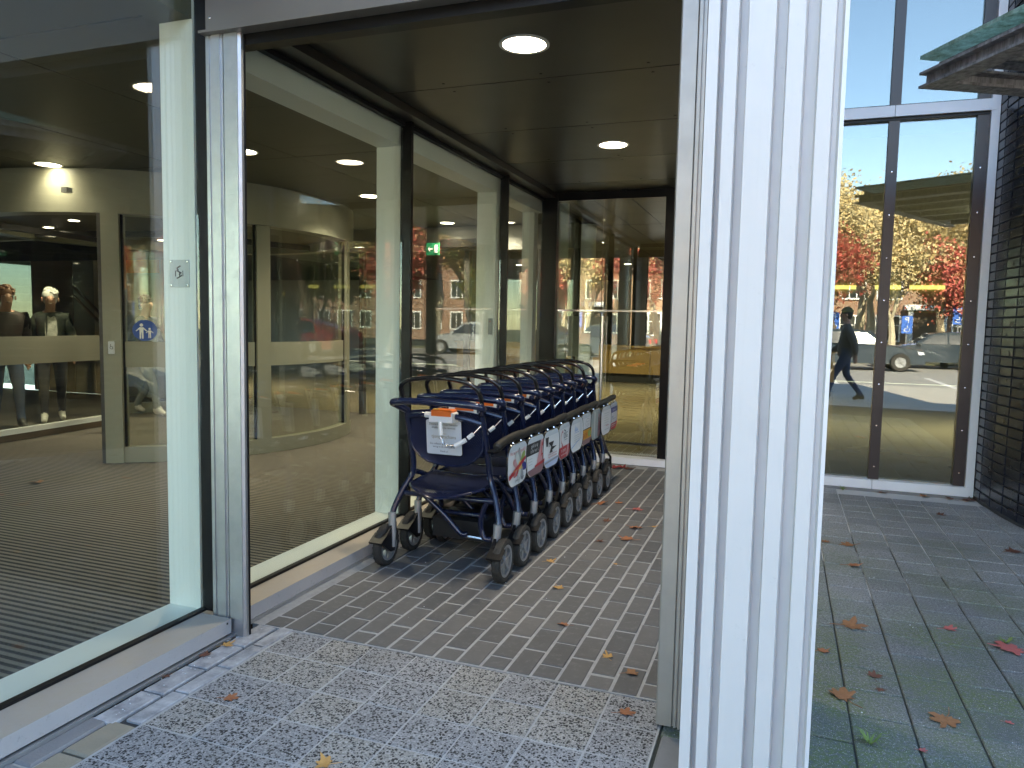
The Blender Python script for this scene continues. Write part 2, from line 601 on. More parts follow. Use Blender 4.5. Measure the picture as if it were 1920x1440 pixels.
class MB:
    def __init__(s):
        s.v, s.f, s.m = [], [], []

    def add(s, vs, fs, m=0):
        o = len(s.v)
        s.v += [tuple(p) for p in vs]
        s.f += [tuple(i + o for i in f) for f in fs]
        s.m += [m] * len(fs)
        return s

    def box(s, x0, x1, y0, y1, z0, z1, m=0, ch=0):
        if ch:
            vs = [(x0, y0, z0), (x1, y0, z0), (x1, y1, z0), (x0, y1, z0),
                  (x0, y0, z1 - ch), (x1, y0, z1 - ch), (x1, y1, z1 - ch), (x0, y1, z1 - ch),
                  (x0 + ch, y0 + ch, z1), (x1 - ch, y0 + ch, z1), (x1 - ch, y1 - ch, z1), (x0 + ch, y1 - ch, z1)]
            fs = [(3, 2, 1, 0), (8, 9, 10, 11)]
            for i in range(4):
                j = (i + 1) % 4
                fs += [(i, j, 4 + j, 4 + i), (4 + i, 4 + j, 8 + j, 8 + i)]
        else:
            vs = [(x0, y0, z0), (x1, y0, z0), (x1, y1, z0), (x0, y1, z0), (x0, y0, z1), (x1, y0, z1), (x1, y1, z1), (x0, y1, z1)]
            fs = [(3, 2, 1, 0), (4, 5, 6, 7), (0, 1, 5, 4), (1, 2, 6, 5), (2, 3, 7, 6), (3, 0, 4, 7)]
        return s.add(vs, fs, m)

    def beam(s, a, b, w, h, m=0, upv=(0, 0, 1)):
        a, b = Vector(a), Vector(b)
        d = (b - a).normalized()
        x = d.cross(Vector(upv))
        if x.length < 1e-6:
            x = d.cross(Vector((1, 0, 0)))
        x.normalize()
        y = x.cross(d)
        vs = [p + x * (w / 2 * i) + y * (h / 2 * j) for p in (a, b) for i, j in ((-1, -1), (1, -1), (1, 1), (-1, 1))]
        return s.add(vs, [(3, 2, 1, 0), (4, 5, 6, 7), (0, 1, 5, 4), (1, 2, 6, 5), (2, 3, 7, 6), (3, 0, 4, 7)], m)

    def tube(s, pts, r, n=8, m=0, closed=False):
        P = [Vector(p) for p in pts]
        k = len(P)
        rs = r if isinstance(r, (list, tuple)) else [r] * k
        vs = []
        prev = None
        for i in range(k):
            if closed:
                d = P[(i + 1) % k] - P[i - 1]
            else:
                d = P[min(i + 1, k - 1)] - P[max(i - 1, 0)]
            if d.length < 1e-9:
                d = Vector((0, 0, 1))
            d.normalize()
            if prev is None:
                x = d.orthogonal().normalized()
            else:
                x = prev - d * prev.dot(d)
                if x.length < 1e-6:
                    x = d.orthogonal()
                x.normalize()
            prev = x
            y = d.cross(x)
            for j in range(n):
                a = 2 * math.pi * j / n
                vs.append(P[i] + (x * math.cos(a) + y * math.sin(a)) * rs[i])
        fs = []
        for i in range(k if closed else k - 1):
            i2 = (i + 1) % k
            for j in range(n):
                j2 = (j + 1) % n
                fs.append((i * n + j, i * n + j2, i2 * n + j2, i2 * n + j))
        if not closed:
            fs += [tuple(range(n))[::-1], tuple((k - 1) * n + j for j in range(n))]
        return s.add(vs, fs, m)

    def prism(s, poly, f0, f1, m=0, caps=True):
        """poly: 2d outline; f0,f1 map a 2d point to the 3d front / back face"""
        n = len(poly)
        vs = [f0(*p) for p in poly] + [f1(*p) for p in poly]
        fs = [(i, (i + 1) % n, n + (i + 1) % n, n + i) for i in range(n)]
        if caps:
            fs += [tuple(range(n))[::-1], tuple(range(n, 2 * n))]
        return s.add(vs, fs, m)

    def lathe(s, prof, c, axis='z', n=16, m=0):
        """prof: [(r,h)] closed ring profile revolved round an axis through c"""
        vs, fs = [], []
        k = len(prof)
        for i in range(n):
            a = 2 * math.pi * i / n
            for r, h in prof:
                p = (r * math.cos(a), r * math.sin(a), h)
                if axis == 'x':
                    p = (p[2], p[0], p[1])
                elif axis == 'y':
                    p = (p[0], p[2], p[1])
                vs.append((c[0] + p[0], c[1] + p[1], c[2] + p[2]))
        for i in range(n):
            i2 = (i + 1) % n
            for j in range(k):
                j2 = (j + 1) % k
                fs.append((i * k + j, i2 * k + j, i2 * k + j2, i * k + j2))
        return s.add(vs, fs, m)

    def ell(s, c, r, nu=12, nv=8, m=0, z0=-1.0):
        vs, fs = [], []
        for i in range(nv + 1):
            ph = -math.pi / 2 + math.pi * i / nv
            zz = max(math.sin(ph), z0)
            for j in range(nu):
                a = 2 * math.pi * j / nu
                vs.append((c[0] + r[0] * math.cos(ph) * math.cos(a), c[1] + r[1] * math.cos(ph) * math.sin(a), c[2] + r[2] * zz))
        for i in range(nv):
            for j in range(nu):
                j2 = (j + 1) % nu
                fs.append((i * nu + j, i * nu + j2, (i + 1) * nu + j2, (i + 1) * nu + j))
        return s.add(vs, fs, m)

    def arcbox(s, c, r0, r1, a0, a1, z0, z1, n=12, m=0, full=False):
        vs, fs = [], []
        k = n if full else n + 1
        for i in range(k):
            a = R(a0 + (a1 - a0) * i / n)
            ca, sa = math.cos(a), math.sin(a)
            for r, z in ((r0, z0), (r1, z0), (r1, z1), (r0, z1)):
                vs.append((c[0] + r * ca, c[1] + r * sa, z))
        for i in range(n):
            i2 = (i + 1) % k
            for j in range(4):
                j2 = (j + 1) % 4
                fs.append((i * 4 + j, i2 * 4 + j, i2 * 4 + j2, i * 4 + j2))
        if not full:
            fs += [(0, 1, 2, 3), tuple(n * 4 + j for j in (3, 2, 1, 0))]
        return s.add(vs, fs, m)

    def mesh(s, name, mats, origin=(0, 0, 0), smooth=False, recalc=True, scale=S):
        me = bpy.data.meshes.new(name)
        ox, oy, oz = origin
        me.from_pydata([((x - ox) * scale, (y - oy) * scale, (z - oz) * scale) for x, y, z in s.v], [], s.f)
        for mt in (mats if isinstance(mats, (list, tuple)) else [mats]):
            me.materials.append(MATS[mt] if isinstance(mt, str) else mt)
        if any(s.m):
            me.polygons.foreach_set('material_index', s.m)
        if recalc:
            bm = bmesh.new()
            bm.from_mesh(me)
            bmesh.ops.recalc_face_normals(bm, faces=bm.faces)
            bm.to_mesh(me)
            bm.free()
        if smooth:
            me.polygons.foreach_set('use_smooth', [True] * len(me.polygons))
            me.set_sharp_from_angle(angle=R(38))
        me.update()
        return me

    def build(s, name, mats, parent=None, smooth=False, recalc=True, at=None):
        """one mesh object; vertices are plan figures, stored relative to the thing's base"""
        if parent is not None:
            root = parent
            while root.parent:
                root = root.parent
            org = Vector(root.location) / S
        else:
            org = Vector(at) if at else Vector((0, 0, 0))
        o = bpy.data.objects.new(name, s.mesh(name, mats, org, smooth, recalc))
        C.objects.link(o)
        if parent is not None:
            o.parent = parent
        else:
            o.location = org * S
        return o


def tag(o, label=None, cat=None, group=None, kind=None):
    for k, v in (('label', label), ('category', cat), ('group', group), ('kind', kind)):
        if v:
            o[k] = v
    return o


def thing(name, label, cat, loc=(0, 0, 0), group=None):
    o = bpy.data.objects.new(name, None)
    o.empty_display_size = .1
    C.objects.link(o)
    o.location = Vector(loc) * S
    return tag(o, label, cat, group)


def inst(name, me, parent, loc, rotz=0, tilt=(0, 0)):
    o = bpy.data.objects.new(name, me)
    C.objects.link(o)
    o.parent = parent
    o.location = Vector(loc) * S
    o.rotation_euler = (tilt[0], tilt[1], rotz)
    return o


def copy_tree(o, parent=None):
    c = o.copy()
    C.objects.link(c)
    c.parent = parent
    for ch in o.children:
        copy_tree(ch, c)
    return c


_fc = {}


def text_polys(txt, size, align='CENTER', bold=False):
    """flat outline mesh of a line of lettering: (verts2d, faces)"""
    key = (txt, align)
    if key not in _fc:
        cu = bpy.data.curves.new('lettering', 'FONT')
        cu.body = txt
        cu.align_x = align
        cu.size = 1.0
        cu.resolution_u = 2
        ob = bpy.data.objects.new('lettering', cu)
        C.objects.link(ob)
        dg = bpy.context.evaluated_depsgraph_get()
        me = bpy.data.meshes.new_from_object(ob.evaluated_get(dg))
        _fc[key] = ([(v.co.x, v.co.y) for v in me.vertices], [tuple(p.vertices) for p in me.polygons])
        bpy.data.objects.remove(ob)
        bpy.data.curves.remove(cu)
        bpy.data.meshes.remove(me)
    vs, fs = _fc[key]
    return [(x * size, y * size) for x, y in vs], fs


def lettering(mb, txt, size, f, m, align='CENTER', sx=1.0):
    vs, fs = text_polys(txt, size, align)
    mb.add([f(x * sx, y) for x, y in vs], fs, m)


# ------------------------------------------------------------------ ground
g = MB()
g.box(-400, 500, -900, 600, -3, -1.6)
tag(g.build('ground', 'ground_earth'), 'brown earth stretching away beneath everything', None, kind='structure')
g = MB()
g.box(-60, 160, -46, -5.3, -1.59, -.05)
fc = tag(g.build('forecourt', 'pale_paving'), 'pale paved forecourt in front of the entrance', None, kind='structure')
g = MB()
g.box(-300, 400, -120, -46.02, -1.58, -.35)
tag(g.build('road', 'asphalt'), 'grey asphalt street with parked cars', None, kind='structure')
g = MB()
g.box(-300, 400, -180, -120.02, -1.57, -.05)
tag(g.build('verge', 'ground_earth'), 'leafy verge across the street', None, kind='structure')
mk = MB()
for i in range(12):
    mk.box(-40 + i * 14, -39.2 + i * 14, -72, -48, -.35, -.335)
tag(mk.build('bay_markings', 'white_paint'), 'white parking bay lines painted on asphalt', None, kind='structure')

# base slab under the paving
g = MB()
g.box(-1.12, 8.02, .03, 22.6, -1.5, -.014)
bf = tag(g.build('brick_floor', 'joint_sand'), 'dark grey clay brick paving laid in running bond', None, kind='structure')
# bricks: columns along y, pitch .52 x 1.1
bw, bl = .455, 1.035
bm_full = MB().box(-bw / 2, bw / 2, -bl / 2, bl / 2, -.3, 0, ch=.012).mesh('brick', 'brick_paver')
bm_half = MB().box(-bw / 2, bw / 2, -.24, .24, -.3, 0, ch=.012).mesh('brick', 'brick_paver')
cells = []
for c in range(17):
    x = -.07 + c * .52 - .52
    y = .05
    if c % 2 == 0:
        cells.append((x, y + .27, True))
        y += .55
    while y + 1.1 < 22.6:
        cells.append((x, y + .545, False))
        y += 1.1
cells = [q for q in cells if q[0] > -1.0]


def vis(q):
    return (q[0] - CAM[0]) ** 2 + (q[1] - CAM[1]) ** 2


cells.sort(key=vis)
rest = MB()
for i, (x, y, h) in enumerate(cells):
    dz = rng.uniform(-.004, .006)
    if i < 300:
        inst('brick', bm_half if h else bm_full, bf, (x + rng.uniform(-.008, .008), y + rng.uniform(-.012, .012), dz), rng.uniform(-.006, .006),
             (rng.uniform(-.006, .006), rng.uniform(-.008, .008)))
    else:
        ln = .24 if h else bl / 2
        rest.box(x - bw / 2, x + bw / 2, y - ln, y + ln, -.3, dz, ch=.022)
if rest.v:
    tag(rest.build('brick_rows', 'brick_paver', bf), kind='stuff')

# terrazzo tiles in front
g = MB()
g.box(-.04, 8.02, -16, -.02, -1.4, -.01)
tf = tag(g.build('terrazzo_pavement', 'joint_pale'), 'grey speckled terrazzo tile pavement before the threshold', None, kind='structure')
tl = .97
tm = MB().box(-tl / 2, tl / 2, -tl / 2, tl / 2, -.25, 0, ch=.012).mesh('tile', 'terrazzo')
for i in range(8):
    for j in range(13):
        inst('tile', tm, tf, (i + .5, -j - .5 - .01, rng.uniform(-.006, .006)), rng.choice((0, math.pi / 2, math.pi)) + rng.uniform(-.004, .004),
             (rng.uniform(-.004, .004), rng.uniform(-.004, .004)))
# kerb of limed bricks along the sill
kb = MB().box(-.225, .225, -.505, .505, -.3, 0, ch=.02).mesh('kerb_brick', 'limed_brick')
kb2 = MB().box(-.16, .16, -.505, .505, -.3, 0, ch=.02).mesh('kerb_brick', 'limed_brick')
g = MB()
g.box(-1.02, -.045, -4.05, .04, -1.4, -.06)
kf = tag(g.build('kerb_strip', 'joint_dark'), 'strip of lime frosted bricks beside the metal sill', None, kind='structure')
for j in range(4):
    inst('kerb_brick', kb, kf, (-.70, -.5 - 1.06 * j, .0), rng.uniform(-.008, .008))
    inst('kerb_brick', kb2, kf, (-.23, -.3 - 1.06 * j if j else -.42, .0), rng.uniform(-.008, .008))
# odd stones at the end of the kerb
g = MB()
g.box(-1.02, -.045, -16, -4.06, -1.4, -.08)
of = tag(g.build('patched_pavement', 'joint_dark'), 'patch of worn concrete and tan stones by the sill', None, kind='structure')
for (x0, x1, y0, y1, mt) in ((-1.0, -.62, -5.5, -4.1, 'concrete'), (-.58, -.06, -5.0, -4.08, 'tan_stone'),
                             (-.58, -.06, -6.1, -5.05, 'tan_stone'), (-1.0, -.62, -6.7, -5.54, 'concrete'), (-.58, -.06, -7.2, -6.14, 'tan_stone'),
                             (-1.0, -.62, -8.2, -6.75, 'concrete')):
    MB().box(x0, x1, y0, y1, -.3, -.01, ch=.04).build('stone', mt, of)
# right hand pavement of mossy slabs
g = MB()
g.box(8.03, 60, -16, 21.9, -1.45, -.03)
pf = tag(g.build('slab_pavement', 'joint_soil'), 'mossy dark concrete slab pavement beside the white column', None, kind='structure')
pl = .968
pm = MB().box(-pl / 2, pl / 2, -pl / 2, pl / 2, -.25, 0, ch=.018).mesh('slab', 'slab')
sl_cells = []
for i in range(8, 19):
    for j in range(-8, 22):
        x, y = i + .55, j * 1.0 - .1 + .5
        if y > 21.1 or (math.hypot(x - 39.8, y - 21.5) < 22.2):
            continue
        if i == 8 and y < -.7:
            continue
        sl_cells.append((x, y))
sl_cells.sort(key=vis)
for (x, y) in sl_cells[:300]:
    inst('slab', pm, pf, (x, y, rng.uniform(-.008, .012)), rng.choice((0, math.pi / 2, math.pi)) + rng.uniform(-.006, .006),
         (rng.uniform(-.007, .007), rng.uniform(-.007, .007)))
g = MB()
g.box(8.08, 9.03, -3.2, -.95, -.3, .0, ch=.03)
g.build('kerb_stone', 'concrete', pf)
MB().box(8.08, 9.03, -5.5, -3.24, -.3, .0, ch=.03).build('kerb_stone', 'concrete', pf)
MB().box(8.08, 9.03, -8.5, -5.54, -.3, .0, ch=.03).build('kerb_stone', 'concrete', pf)

# ------------------------------------------------------------------ entrance building shell
bld = thing('entrance_building', 'dark ceilinged glass fronted entrance building around the recess', 'building', (-40, 60, 0))
up_ = MB()
up_.box(-90, 10.6, -.55, 95, 13.75, 28)
up_.build('upper_storey', 'render_grey', bld)
MB().box(-90, -1.25, -27, -.56, 13.75, 28).build('upper_storey', 'render_grey', bld)
MB().box(10.61, 44, 22.6, 95, 27, 31).build('upper_storey', 'render_grey', bld)
w_ = MB()
w_.box(-90, 10.5, 94, 95, 0, 13.74).box(10.51, 44, 94, 95, 0, 26.9)
w_.build('outer_wall', 'wall_grey', bld)
MB().box(43, 44, 22.7, 94, 0, 27).build('outer_wall', 'wall_grey', bld)
MB().box(-90, -89, -27, 46, 0, 13.7).build('outer_wall', 'wall_grey', bld)
MB().box(-90, -89, 72, 94, 0, 13.7).build('outer_wall', 'wall_grey', bld)
MB().box(-89, -34.0, -27, -26, 0, 13.7).build('outer_wall', 'wall_grey', bld)
for k in range(4):  # unseen glazed end, added to let daylight onto the inner post
    MB().box(-34 + k * 8 + .2, -26 + k * 8 - .02, -26.6, -26.5, 0, 13.7).build('added_end_pane', GL_DRUM, bld)
    MB().box(-34 + k * 8, -34 + k * 8 + .18, -26.8, -26.3, 0, 13.7).build('added_end_mullion', 'black_metal', bld)

# interior floors
g = MB()
g.box(-60, -1.95, -26, 33.9, -1.4, -.02)
tag(g.build('interior_floor', 'ribbed_mat'), 'ribbed grey brown entrance mat inside the lobby', None, kind='structure')
g = MB()
g.box(-89, 43, 34.0, 94, -1.4, -.03).box(-1.94, 43, 23.2, 33.99, -1.4, -.03)
tag(g.build('lobby_floor', 'lobby_floor'), 'polished tan lobby floor behind the glass', None, kind='structure')
# interior ceiling with panels
g = MB()
g.box(-89, -2.0, -27, 94, 13.45, 13.7).box(-1.99, 10.5, 22.9, 94, 13.45, 13.7)
ic = tag(g.build('interior_ceiling', 'wall_dark'), 'dim ceiling of long panels inside the entrance hall', None, kind='structure')
for i in range(9):
    x1 = -3.05 - i * 6.05
    for (y0, y1) in ((-18, -.2), (-.14, 12.4), (12.46, 33.9)):
        MB().box(x1 - 6.0, x1, y0, y1, 13.25, 13.44).build('panel', 'interior_ceiling', ic)
for i in range(26):
    MB().box(-40 + i * 2.0, -40 + i * 2.0 + 1.93, 34.5, 93, 13.2, 13.44).build('panel', 'ceiling_panel', ic)
for i in range(6):
    MB().box(-1.9 + i * 2.0, -1.9 + i * 2.0 + 1.93, 23.4, 34.4, 13.2, 13.44).build('panel', 'ceiling_panel', ic)
g = MB()
g.box(10.55, 43, 22.3, 94, 14.9, 15.4)
tag(g.build('hall_ceiling', 'wall_grey'), 'ceiling slab of the hall behind the tall windows', None, kind='structure')

# recess ceiling
g = MB()
g.box(-1.3, 10.5, -.5, 22.7, 13.42, 13.7)
rc = tag(g.build('recess_ceiling', 'wall_dark'), 'dark metal panel ceiling over the trolley recess', None, kind='structure')
ys = [-.5, 1.45, 6.2, 11.0, 15.8, 20.5, 22.7]
for a, b in zip(ys, ys[1:]):
    MB().box(-1.25, 10.45, a + .02, b - .02, 13.24, 13.41).build('panel', 'ceiling_panel', rc)
    sc_ = MB()
    for x in (.6, 3.4, 6.2):
        for y in (a + .35, b - .35):
            if b - a > 3:
                sc_.lathe([(.0001, 13.225), (.045, 13.228), (.045, 13.239)], (x, y, 0), n=6)
    if sc_.v:
        sc_.build('screw_heads', 'black_metal', rc)


# ------------------------------------------------------------------ downlights
def downlight(x, y, z, r, watt, label, group):
    o = thing('ceiling_light', label, 'downlight', (x, y, z), group)
    MB().lathe([(r * 1.14, -.03), (r * 1.14, 0), (r * .98, 0), (r * .98, -.03)], (x, y, z), n=32).build('rim', 'lamp_rim', o, True)
    MB().lathe([(.0001, -.012), (r * .97, -.012), (r * .97, -.002), (.0001, -.002)], (x, y, z), n=32).build('diffuser', 'lamp_glow', o, True)
    l = bpy.data.lights.new('lamp', 'AREA')
    l.shape = 'DISK'
    l.size = r * 2 * S
    l.energy = watt
    l.color = (1.0, .94, .82)
    l.spread = R(125)
    lo = bpy.data.objects.new('lamp', l)
    C.objects.link(lo)
    lo.parent = o
    lo.location = (0, 0, -.04 * S * 2)
    return o


downlight(3.67, 3.79, 13.24, .52, 2, 'large round lit downlight at the front of the recess ceiling', 'recess downlights')
downlight(3.57, 13.75, 13.24, .5, 2, 'round lit downlight deeper in the recess ceiling', 'recess downlights')
hall = [(-20.7, 10.7, 'round lit downlight above the round fascia of the revolving door'), (-10.5, 11.0, 'lit downlight partly hidden by the steel shutter post'),
        (-11.0, 21.2, 'lit downlight beside the second pale frame post')]
for x, y, lb in hall:
    downlight(x, y, 13.25, .5, 0.5 if x < -20 else 3.5, lb, 'hall downlights')
for k, (x, y) in enumerate([(-11.4, 31.5), (-7.6, 31.5)]):
    downlight(x, y, 13.25, .45, 3.5, ('left' if k == 0 else 'right') + ' one of two small lit downlights behind the side glass', 'hall downlights')
for x, y, lb in [(-18, 44, 'near the sliding doors, front row'), (-6, 44, 'beside the round pillar, front row'), (6, 44, 'at the dark mullion, front row'), (-18, 64, 'above the counter end, rear row'),
                 (-6, 64, 'above the counter middle, rear row'), (6, 64, 'above the counter near the mullion, rear row'), (-40, 44, 'behind the beige panel'), (-52, 44, 'behind the brown panel'), (22, 44, 'behind the tall window')]:
    downlight(x, y, 13.2, .4, 16 if x > 20 else 10, 'small lobby downlight ' + lb, 'lobby downlights')


# ------------------------------------------------------------------ side glazing (recess and street window)
gw = thing('glazed_wall', 'tall glazed side wall behind the row of rollators', 'glass wall', (-1.9, 11, 0))
MB().box(-1.88, -1.15, -.08, 22.14, .07, .38).build('sill', 'sill_metal', gw)
MB().box(-1.86, -1.12, -.06, 22.1, -.02, .069).build('base_angle', 'galvanised', gw)
for (y0, y1) in ((.02, 8.14), (8.31, 16.84), (16.96, 22.6)):
    p_ = MB().box(-1.96, -1.90, y0, y1, .381, 12.9).build('pane', GL_SIDE, gw)
    MB().box(-1.98, -1.85, y0, y1, .382, .45).build('gasket', 'gasket', p_)
    MB().box(-1.98, -1.8, y0, y1, 12.86, 12.99).build('gasket', 'gasket', p_)
for (y0, y1) in ((8.15, 8.3), (16.85, 16.95)):
    MB().box(-1.97, -1.6, y0, y1, .381, 13.0).build('mullion', 'black_metal', gw)
MB().box(-1.97, -1.18, 22.61, 23.1, .05, 13.2).build('mullion', 'black_metal', gw)
MB().box(-1.97, -1.27, -.05, 22.6, 13.0, 13.24).build('head_trim', 'ceiling_panel', gw)
for (y0, y1) in ((8.28, 9.0), (16.6, 17.3)):
    MB().box(-2.92, -2.05, y0, y1, .36, 12.3).build('inner_post', 'frame_white', gw)
MB().box(-2.92, -2.05, -.05, 22.9, -.01, .355).build('inner_rail', 'frame_white', gw)
MB().box(-2.92, -2.05, .25, 22.9, 12.31, 13.24).build('inner_rail', 'frame_white', gw)
MB().box(-2.92, -2.3, 22.4, 23.0, .36, 12.3).build('inner_post', 'frame_white', gw)
rd = MB().box(-2.3, -2.12, 16.52, 16.6, 6.25, 6.95).build('card_reader', 'ink_grey', gw)
MB().box(-2.24, -2.18, 16.5, 16.519, 6.8, 6.84).build('indicator', 'ink_red', rd)

sw = thing('shop_window', 'big street window with pale green inner frame', 'window', (-1.9, -9, 0))
MB().box(-1.88, -1.05, -26, -.72, .08, .385).build('sill', 'sill_metal', sw)
MB().box(-1.05, -1.042, -.86, -.82, .3, .34).build('screw', 'black_metal', sw)
MB().box(-1.86, -.97, -26, -.66, -.02, .05).build('base_angle', 'galvanised', sw)
MB().box(-1.96, -1.90, -26, -.575, .386, 13.2).build('pane', GL_SIDE, sw)
MB().box(-1.98, -1.84, -26, -.575, .387, .44).build('gasket', 'gasket', sw)
MB().box(-1.95, -1.62, -.565, -.45, .386, 13.7).build('gasket', 'gasket', sw)
MB().box(-2.92, -2.05, -.52, .2, .36, 13.24).build('inner_post', 'frame_white', sw)
MB().box(-2.92, -2.05, -26, -.06, -.01, .355).build('inner_rail', 'frame_white', sw)
MB().box(-2.92, -2.05, -26, -.53, 12.85, 13.24).build('inner_rail', 'interior_ceiling', sw)
pp = MB().prism(rrect(.52, .58, .03, 2, -2.47, 7.66), lambda a, b: (a, -.522, b), lambda a, b: (a, -.542, b)).build('name_plate', 'ink_pale', sw)
em = MB()
for k in range(5):
    em.tube([(-2.47 + .07 * math.cos(k * 1.3), -.55, 7.62 + .05 * k), (-2.47 - .06 * math.cos(k * 1.7), -.55, 7.56 + .055 * k)], .014, 5)
for dx in (-.1, .1):
    em.box(-2.47 + dx - .008, -2.47 + dx + .008, -.553, -.546, 7.6, 7.72)
em.build('emblem', 'ink_black', pp)
sc_ = MB()
for dx in (-.22, .22):
    for dz in (-.25, .25):
        sc_.lathe([(.0001, -.02), (.02, -.018), (.02, 0)], (-2.47 + dx, -.544, 7.66 + dz), 'y', 8)
sc_.build('screws', 'chrome', pp)

# shutter post, head fascia, right jamb
sp_ = thing('shutter_post', 'galvanised steel shutter guide post between the two glass walls', 'post', (-1.15, -.4, 0))
prof = [(-1.58, -.62), (-1.58, -.66), (-1.50, -.66), (-1.50, -.635), (-1.42, -.635), (-1.42, -.68), (-1.22, -.68), (-1.22, -.64), (-1.17, -.64), (-1.17, -.6),
        (-1.13, -.6), (-1.13, -.66), (-.80, -.66), (-.80, -.64), (-.74, -.61), (-.74, -.54), (-1.2, -.50), (-1.58, -.10)]
MB().prism(prof, lambda a, b: (a, b, .0), lambda a, b: (a, b, 12.4)).build('guide', 'galvanised', sp_)
MB().box(-.80, -.73, -.535, -.49, .01, 12.35).build('brush_seal', 'gasket', sp_)
hd = thing('head_fascia', 'grey brown metal fascia with shutter slot above the recess opening', 'fascia', (3, -.6, 12.4))
MB().box(-1.5, 10.4, -.74, -.56, 12.46, 15.5).build('panel', 'fascia_metal', hd)
MB().box(-1.62, 10.4, -.82, -.50, 12.405, 12.455).build('drip_edge', 'fascia_metal', hd)
MB().box(-1.5, 10.4, -.48, -.16, 12.2, 12.75).build('slot', 'black_metal', hd)
MB().box(-1.3, 10.4, -.15, .35, 12.92, 13.2).build('soffit', 'ceiling_panel', hd)
sc_ = MB()
for z in (12.7, 13.25):
    sc_.lathe([(.0001, -.02), (.025, -.016), (.025, 0)], (-1.38, -.742, z), 'y', 8)
sc_.build('screws', 'chrome', hd)

col = thing('white_column', 'white ribbed metal clad column between recess and side pavement', 'column', (9.3, 0, 0))
fy, gy = -2.4, -2.22
pr = [(8.36, fy), (8.53, fy), (8.545, gy), (8.615, gy), (8.63, fy), (8.81, fy), (8.835, gy), (8.945, gy), (8.96, fy), (9.34, fy), (9.37, gy), (9.50, gy), (9.52, fy), (9.75, fy),
      (9.79, gy), (9.94, gy), (9.96, fy), (10.16, fy), (10.19, fy + .1), (10.25, fy + .1), (10.28, fy), (10.34, fy + .04), (10.36, 1.2), (8.36, 1.2)]
pr = [(9.67 + (x - 9.67) * .882, y) for x, y in pr]
prn = []
for i in range(len(pr)):
    a, b = pr[i], pr[(i + 1) % len(pr)]
    prn.append(a)
MB().prism(prn, lambda a, b: (a, b, .0), lambda a, b: (a, b, 30)).build('cladding', 'column_white', col)
jb = MB()
jb.prism([(7.93, -.80), (7.955, -.83), (8.19, -.83), (8.21, -.80), (8.23, -.80), (8.23, -.85), (8.27, -.85), (8.27, -.81), (8.3, -.81), (8.3, -.87), (8.335, -.87), (8.335, -.3), (7.93, -.3)],
         lambda a, b: (a, b, .04), lambda a, b: (a, b, 13.6))
jb.build('shutter_jamb', 'jamb_steel', col)

# ------------------------------------------------------------------ back glazing
bw_ = thing('back_glazing', 'glazed back wall and door at the end of the recess', 'glass wall', (1.5, 22.9, 0))
MB().box(-1.17, 10.5, 22.16, 22.88, .03, .36).build('sill', 'sill_white', bw_)
for (x0, x1) in ((-1.17, 1.1), (1.13, 4.15), (4.58, 7.4), (7.6, 10.4)):
    MB().box(x0, x1, 22.90, 22.96, .361, 12.85).build('pane', GL_BACK, bw_)
MB().box(4.16, 4.57, 22.6, 23.1, .05, 13.23).build('mullion', 'black_metal', bw_)
MB().box(7.41, 7.59, 22.6, 23.1, .05, 13.23).build('mullion', 'black_metal', bw_)
MB().box(-1.17, 10.45, 22.75, 23.05, 12.86, 13.22).build('head_rail', 'black_metal', bw_)
MB().box(-1.17, -.75, 23.0, 23.3, .3, 12.8).build('inner_post', 'frame_white', bw_)
hr = MB()
hr.tube([(1.28, 22.55, .9), (1.28, 22.55, 7.2)], .075, 10)
for z in (1.3, 6.9):
    hr.tube([(1.28, 22.55, z), (1.28, 22.9, z)], .04, 8)
hr.build('pull_handle', 'chrome', bw_, True)
MB().box(-1.1, 4.15, 22.82, 22.895, 7.42, 7.50).build('push_bar', 'chrome', bw_)
MB().box(-1.1, 4.15, 22.82, 22.895, .90, 1.02).build('push_bar', 'chrome', bw_)

# ------------------------------------------------------------------ right glazing
rw = thing('tall_window', 'tall bronze framed window wall mirroring sky and autumn trees', 'window', (14, 21.5, 0))
MB().box(8.6, 13.42, 21.12, 21.6, .08, .46).build('sill', 'sill_white', rw)
MB().box(13.44, 17.0, 21.12, 21.6, .08, .46).build('sill', 'sill_white', rw)
MB().box(8.6, 17.0, 21.0, 21.9, -.03, .075).build('plinth', 'concrete', rw)
for (x0, x1, z0, z1) in ((8.7, 13.28, .461, 15.3), (13.7, 16.42, .461, 15.3), (8.7, 13.28, 15.95, 27), (13.7, 16.42, 15.95, 27)):
    MB().box(x0, x1, 21.50, 21.56, z0, z1).build('pane', GL_RIGHT, rw)
for (x0, x1) in ((13.29, 13.69), (16.43, 16.85)):
    mu = MB().box(x0, x1, 21.34, 21.75, .461, 27).build('mullion', 'bronze_mullion', rw)
    sc_ = MB()
    for k in range(8):
        sc_.lathe([(.0001, -.02), (.03, -.015), (.03, 0)], ((x0 + x1) / 2, 21.338, 1.0 + k * 1.75), 'y', 8)
    sc_.build('screws', 'chrome', mu)
MB().box(8.6, 13.46, 21.16, 21.58, 15.42, 15.86).build('transom', 'sill_white', rw)
MB().box(13.48, 17.02, 21.16, 21.58, 15.42, 15.86).build('transom', 'sill_white', rw)
MB().box(8.6, 16.84, 21.3, 21.7, 15.3, 15.419).build('transom_shadow_rail', 'black_metal', rw)
MB().box(8.6, 16.84, 21.4, 21.7, 15.861, 15.95).build('transom_shadow_rail', 'black_metal', rw)
MB().box(16.86, 17.16, 21.2, 21.75, .07, 27).build('outer_frame', 'sill_white', rw)
MB().box(10.4, 10.6, 21.6, 22.6, 0, 13.7).build('return_wall', 'wall_dark', rw)

